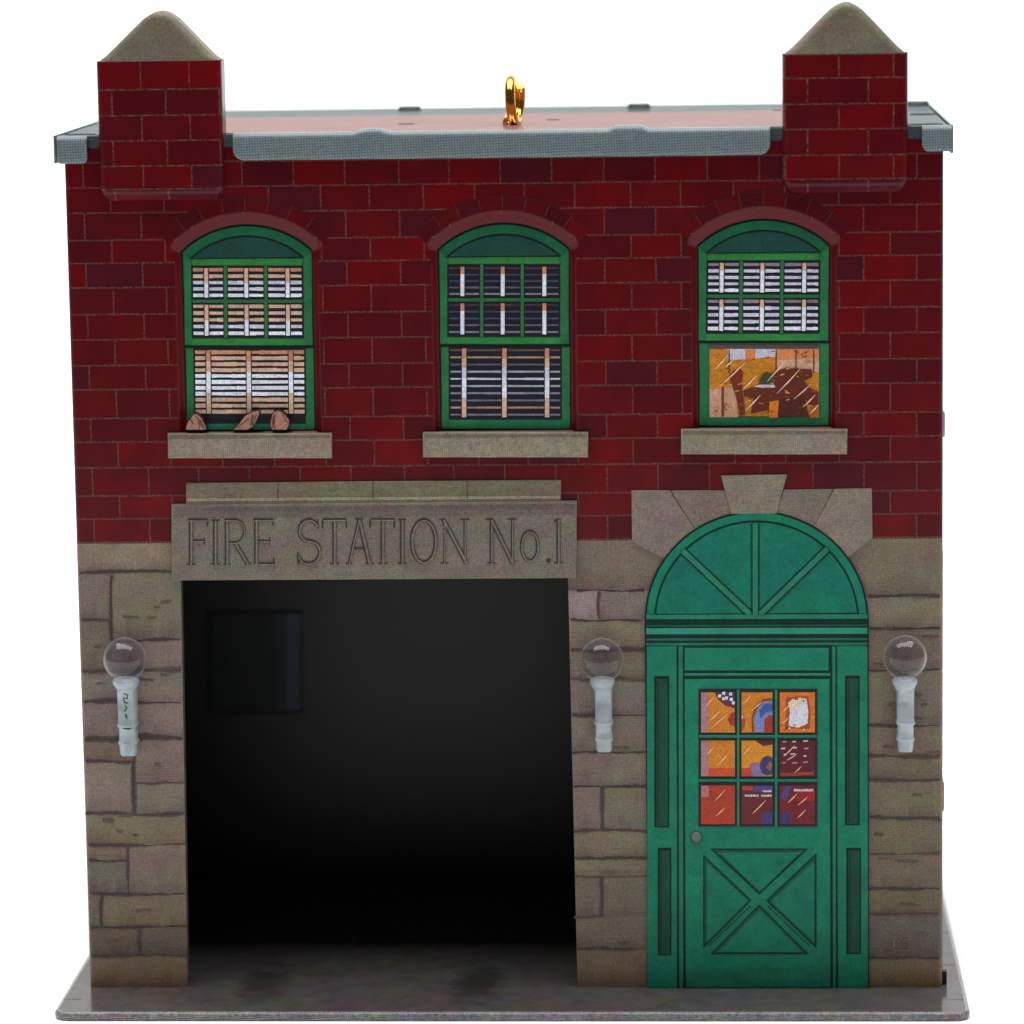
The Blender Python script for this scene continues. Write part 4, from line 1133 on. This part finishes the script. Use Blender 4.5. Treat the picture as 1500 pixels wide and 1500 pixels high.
# ---------------------------------------------------------------- wall lamps
def lamp(cx, gy, stem_b, sx0, sx1, tilt=0.0, label=None, ink=False):
    yl = -.021
    gx, gz = P(cx, gy, yl); r = 31.5*U
    zt = P(cx, 1003, yl)[1]; zb = P(cx, stem_b, yl)[1]
    w_ = (sx1-sx0)*U; scx = P((sx0+sx1)/2, 1060, yl)[0]
    mb = MB()
    # stem: half-round bracket with rings, fixed to the wall
    def sect(z, hw, dp):
        out = []
        for k in range(13):
            a = math.pi*k/12
            out.append((scx+hw*(abs(math.cos(a))**.45)*(1 if math.cos(a) >= 0 else -1)*(1.0 if 0 < k < 12 else 1.0), yl*.25-dp*math.sin(a)**.5, z))
        out.append((scx-hw, .0005, z)); out.append((scx+hw, .0005, z))
        return out
    h = w_/2; L = zt-zb
    prof = [(zt, h*1.16, .019), (zt-.06*L, h*1.10, .018), (zt-.10*L, h, .0165), (zt-.54*L, h*.96, .016), (zt-.55*L, h*1.08, .0178), (zt-.585*L, h*1.08, .0178), (zt-.595*L, h*.94, .0155),
            (zt-.78*L, h*.92, .015), (zt-.79*L, h*1.03, .0168), (zt-.82*L, h*1.03, .0168), (zt-.83*L, h*.94, .015), (zt-.96*L, h*.90, .013), (zb, h*.74, .009)]
    rings = [[mb.vert(*p_) for p_ in sect(*q)] for q in prof]
    for a, b in zip(rings[:-1], rings[1:]):
        m_ = len(a)
        for k in range(m_): mb.face([a[k], b[k], b[(k+1) % m_], a[(k+1) % m_]][::-1], (1, 1, 1), 0, k < 12)
    mb.face(rings[0], (1, 1, 1)); mb.face(rings[-1][::-1], (1, 1, 1))
    o = mb.build('wall_lamp', M_FROST, root, label)
    # collar
    mb = MB()
    mb.lathe([(h*1.08, -.002), (h*1.30, .003), (h*1.42, .0075), (h*1.30, .0105), (h*.9, .0115)], gx, yl, zt-.003, (1, 1, 1), n=32)
    mb.build('lamp_collar', M_FROST, o)
    # globe
    mb = MB(); prof = []
    for k in range(33):
        a = -math.pi/2+math.pi*k/32
        prof.append((max(r*math.cos(a), 1e-5), r*math.sin(a)*1.02))
    mb.lathe(prof, gx, yl-.004, gz, (1, 1, 1), n=48, cap=False)
    ri_ = r*.86
    g = mb.build('lamp_globe', M_CLEAR, o)
    if ink:  # dark reflections in the acrylic, painted on as black strokes
        mb = MB(); yk = -.0215
        for st in ([(181, 1016), (187, 1018), (186, 1024), (181, 1022), (182, 1029), (187, 1030)], [(183, 1034), (186, 1037), (182, 1042)], [(184, 1046), (186, 1052)],
                   [(180, 1067), (188, 1068), (193, 1066)], [(182, 1089), (190, 1090)]):
            mb.tube([(P(a, b, yk)[0], yk+.0004, P(a, b, yk)[1]) for a, b in st], 1.3*U, (0, 0, 0), n=6)
        mb.build('painted_reflection', M_REFLECT, o)
    return o
lamp(183.5, 965, 1110, 171, 199, label='clear globe wall lamp with painted dark reflections on its stem, left of the bay', ink=True)
lamp(882, 966, 1104, 871, 897, label='clear globe wall lamp between the bay and the door')
lamp(1325.5, 962, 1104, 1314, 1340, label='clear globe wall lamp right of the door')

# ---------------------------------------------------------------- base plate
def base_mat():
    m, nt, b = new_mat('pavement_print')
    col = N(nt, 'ShaderNodeAttribute', attribute_name='Col').outputs['Color']
    f = math_(nt, 'MULTIPLY_ADD', math_(nt, 'SUBTRACT', noise(nt, 420, 5, .65), .5), 1.0, 1.0)
    col = mixc(nt, 1.0, col, mixc(nt, 1.0, f, (1, 1, 1), 'MULTIPLY'), 'MULTIPLY')
    n2 = noise(nt, 160, 4, .6, col=True)
    col = mixc(nt, .45, col, mixc(nt, 1.0, col, mixc(nt, 1.0, n2, (2, 2, 2), 'MULTIPLY'), 'MULTIPLY'))
    # oil stain in front of the bay
    tc = N(nt, 'ShaderNodeTexCoord').outputs['Object']
    def blob(cx, cy, rx, ry):
        mp = N(nt, 'ShaderNodeMapping'); mp.vector_type = 'POINT'
        mp.inputs['Location'].default_value = (-cx/rx, -cy/ry, 0); mp.inputs['Scale'].default_value = (1/rx, 1/ry, 0)
        nt.links.new(tc, mp.inputs[0])
        ln = N(nt, 'ShaderNodeVectorMath', operation='LENGTH'); nt.links.new(mp.outputs[0], ln.inputs[0])
        d = math_(nt, 'ADD', ln.outputs['Value'], math_(nt, 'MULTIPLY', math_(nt, 'SUBTRACT', noise(nt, 330, 4, .7), .5), 1.6))
        mr = N(nt, 'ShaderNodeMapRange', interpolation_type='SMOOTHSTEP'); nt.links.new(d, mr.inputs[0])
        mr.inputs[1].default_value = .2; mr.inputs[2].default_value = 1.1; mr.inputs[3].default_value = .75; mr.inputs[4].default_value = 0
        return mr.outputs[0]
    q = PZ(700, 1440, 0); s_ = blob(q[0]*S, q[1]*S, .0042, .010)
    q = PZ(385, 1440, 0); s2 = blob(q[0]*S, q[1]*S, .0036, .011)
    s_ = math_(nt, 'MAXIMUM', s_, math_(nt, 'MULTIPLY', s2, .9))
    col = mixc(nt, s_, col, (.018, .016, .017))
    col = mixc(nt, 1.0, col, halftone(nt, .16), 'MULTIPLY')
    finish(nt, b, col, .16, .09, 0, .15)
    return m
mb = MB()
e = .0265; bf = -.108; bb_ = DEP+.04; th = .0105
def rr_outline(x0, x1, y0, y1, r, n=7):
    out = []
    for cx, cy, a0 in ((x1-r, y0+r, -90), (x1-r, y1-r, 0), (x0+r, y1-r, 90), (x0+r, y0+r, 180)):
        for k in range(n+1):
            a = math.radians(a0+90*k/n); out.append((cx+r*math.cos(a), cy+r*math.sin(a)))
    return out
cols_b = [(.068, .060, .058)]
rings = []; rd = .005
ol = rr_outline(-e, 1+e, bf, bb_, .018)
for k in range(6):
    a = math.pi/2*k/5
    q = inset(ol, rd*(1-math.sin(a))) if k < 5 else ol
    rings.append([mb.vert(x, y, -rd+rd*math.cos(a)) for x, y in q])
rings.append([mb.vert(x, y, -th) for x, y in inset(ol, .0015)])
mb.face(rings[0], cols_b[0], 0)
for a, b in zip(rings[:-1], rings[1:]):
    for i in range(len(ol)):
        j = (i+1) % len(ol); mb.face([a[i], b[i], b[j], a[j]], (.17, .155, .165), 1, True)
mb.face(rings[-1][::-1], cols_b[0], 0)
# printed paving joints
def joint(p0, p1, w_=.0015, z=.0003, col=None):
    a, b = Vector(p0), Vector(p1); t = (b-a).normalized(); n = Vector((-t.y, t.x))*w_/2
    m_ = 10
    for k in range(m_):
        u, v_ = a+(b-a)*k/m_, a+(b-a)*(k+1)/m_
        mb.face([mb.vert(u.x-n.x, u.y-n.y, z), mb.vert(v_.x-n.x, v_.y-n.y, z), mb.vert(v_.x+n.x, v_.y+n.y, z), mb.vert(u.x+n.x, u.y+n.y, z)], col or c(78, 66, 68), 0)
for x_ in (PZ(142, 1452, 0)[0], PZ(826, 1450, 0)[0], PZ(1060, 1452, 0)[0], PZ(1300, 1452, 0)[0], .24, .42):
    joint((x_, bf+.012), (x_-.004, -.004))
for y_ in (-.052, .1, .25): joint((1.002, y_), (1+e-.004, y_), .0018); joint((-e+.004, y_), (-.002, y_), .0018)
mb.build('base_plate', [base_mat(), print_mat('base_edge_print', .9, .3, 900, rough=.3, tamt=.6, grain=.8)], root, 'thin grey pavement base plate with rounded corners')

# ---------------------------------------------------------------- setting: white paper sweep
sm = bpy.data.meshes.new('backdrop')
vv = []; ff = []; prof = [(-.34, 0), (.30, 0)]
for k in range(1, 17):
    a = math.pi/2*k/16; prof.append((.30+.30*math.sin(a), .30-.30*math.cos(a)))
prof.append((.60, 1.0))
zg = -th*S
for y, z in prof: vv += [(-1.5, y, z+zg), (1.6, y, z+zg)]
for k in range(len(prof)-1): ff.append((2*k, 2*k+1, 2*k+3, 2*k+2))
sm.from_pydata(vv, [], ff); sm.materials.append(M_WHITE)
for p_ in sm.polygons: p_.use_smooth = True
bd = bpy.data.objects.new('backdrop', sm); C.objects.link(bd)
bd['kind'] = 'structure'; bd['label'] = 'plain white paper sweep under and behind the ornament'

# ---------------------------------------------------------------- light
def area_light(name, loc, target, size, power, col=(1, 1, 1), size_y=None):
    L = bpy.data.lights.new(name, 'AREA'); L.energy = power; L.color = col; L.size = size
    if size_y: L.shape = 'RECTANGLE'; L.size_y = size_y
    o = bpy.data.objects.new(name, L); C.objects.link(o); o.location = loc
    d = Vector(target)-Vector(loc); o.rotation_euler = d.to_track_quat('-Z', 'Y').to_euler(); return o
area_light('overhead_softbox', (.05, .0, .75), (.05, .0, 0), 1.0, 13.0, (1, 1, 1), .62)
area_light('backdrop_light', (.05, .34, .62), (.05, .60, .2), 1.2, .6, (1, 1, 1), .2)
w = bpy.data.worlds.new('World'); bpy.context.scene.world = w; w.use_nodes = True
bg = w.node_tree.nodes['Background']; bg.inputs[0].default_value = (.95, .97, 1, 1); bg.inputs[1].default_value = .07

# ---------------------------------------------------------------- camera
cd = bpy.data.cameras.new('camera'); cam = bpy.data.objects.new('camera', cd); C.objects.link(cam)
cd.sensor_width = 36; cd.lens = 36*FPX/1500; cd.dof.use_dof = True; cd.dof.focus_distance = float(-CAM[1]*S*AF[1])*1.0+.012; cd.dof.aperture_fstop = 28
cd.clip_start = .01; cd.clip_end = 50
Mx = Matrix(((AR[0], -AD[0], -AF[0], CAM[0]*S), (AR[1], -AD[1], -AF[1], CAM[1]*S), (AR[2], -AD[2], -AF[2], CAM[2]*S), (0, 0, 0, 1)))
cam.matrix_world = Mx
sc = bpy.context.scene; sc.camera = cam
sc.view_settings.view_transform = 'Standard'; sc.view_settings.look = 'None'; sc.view_settings.exposure = 0; sc.view_settings.gamma = 1
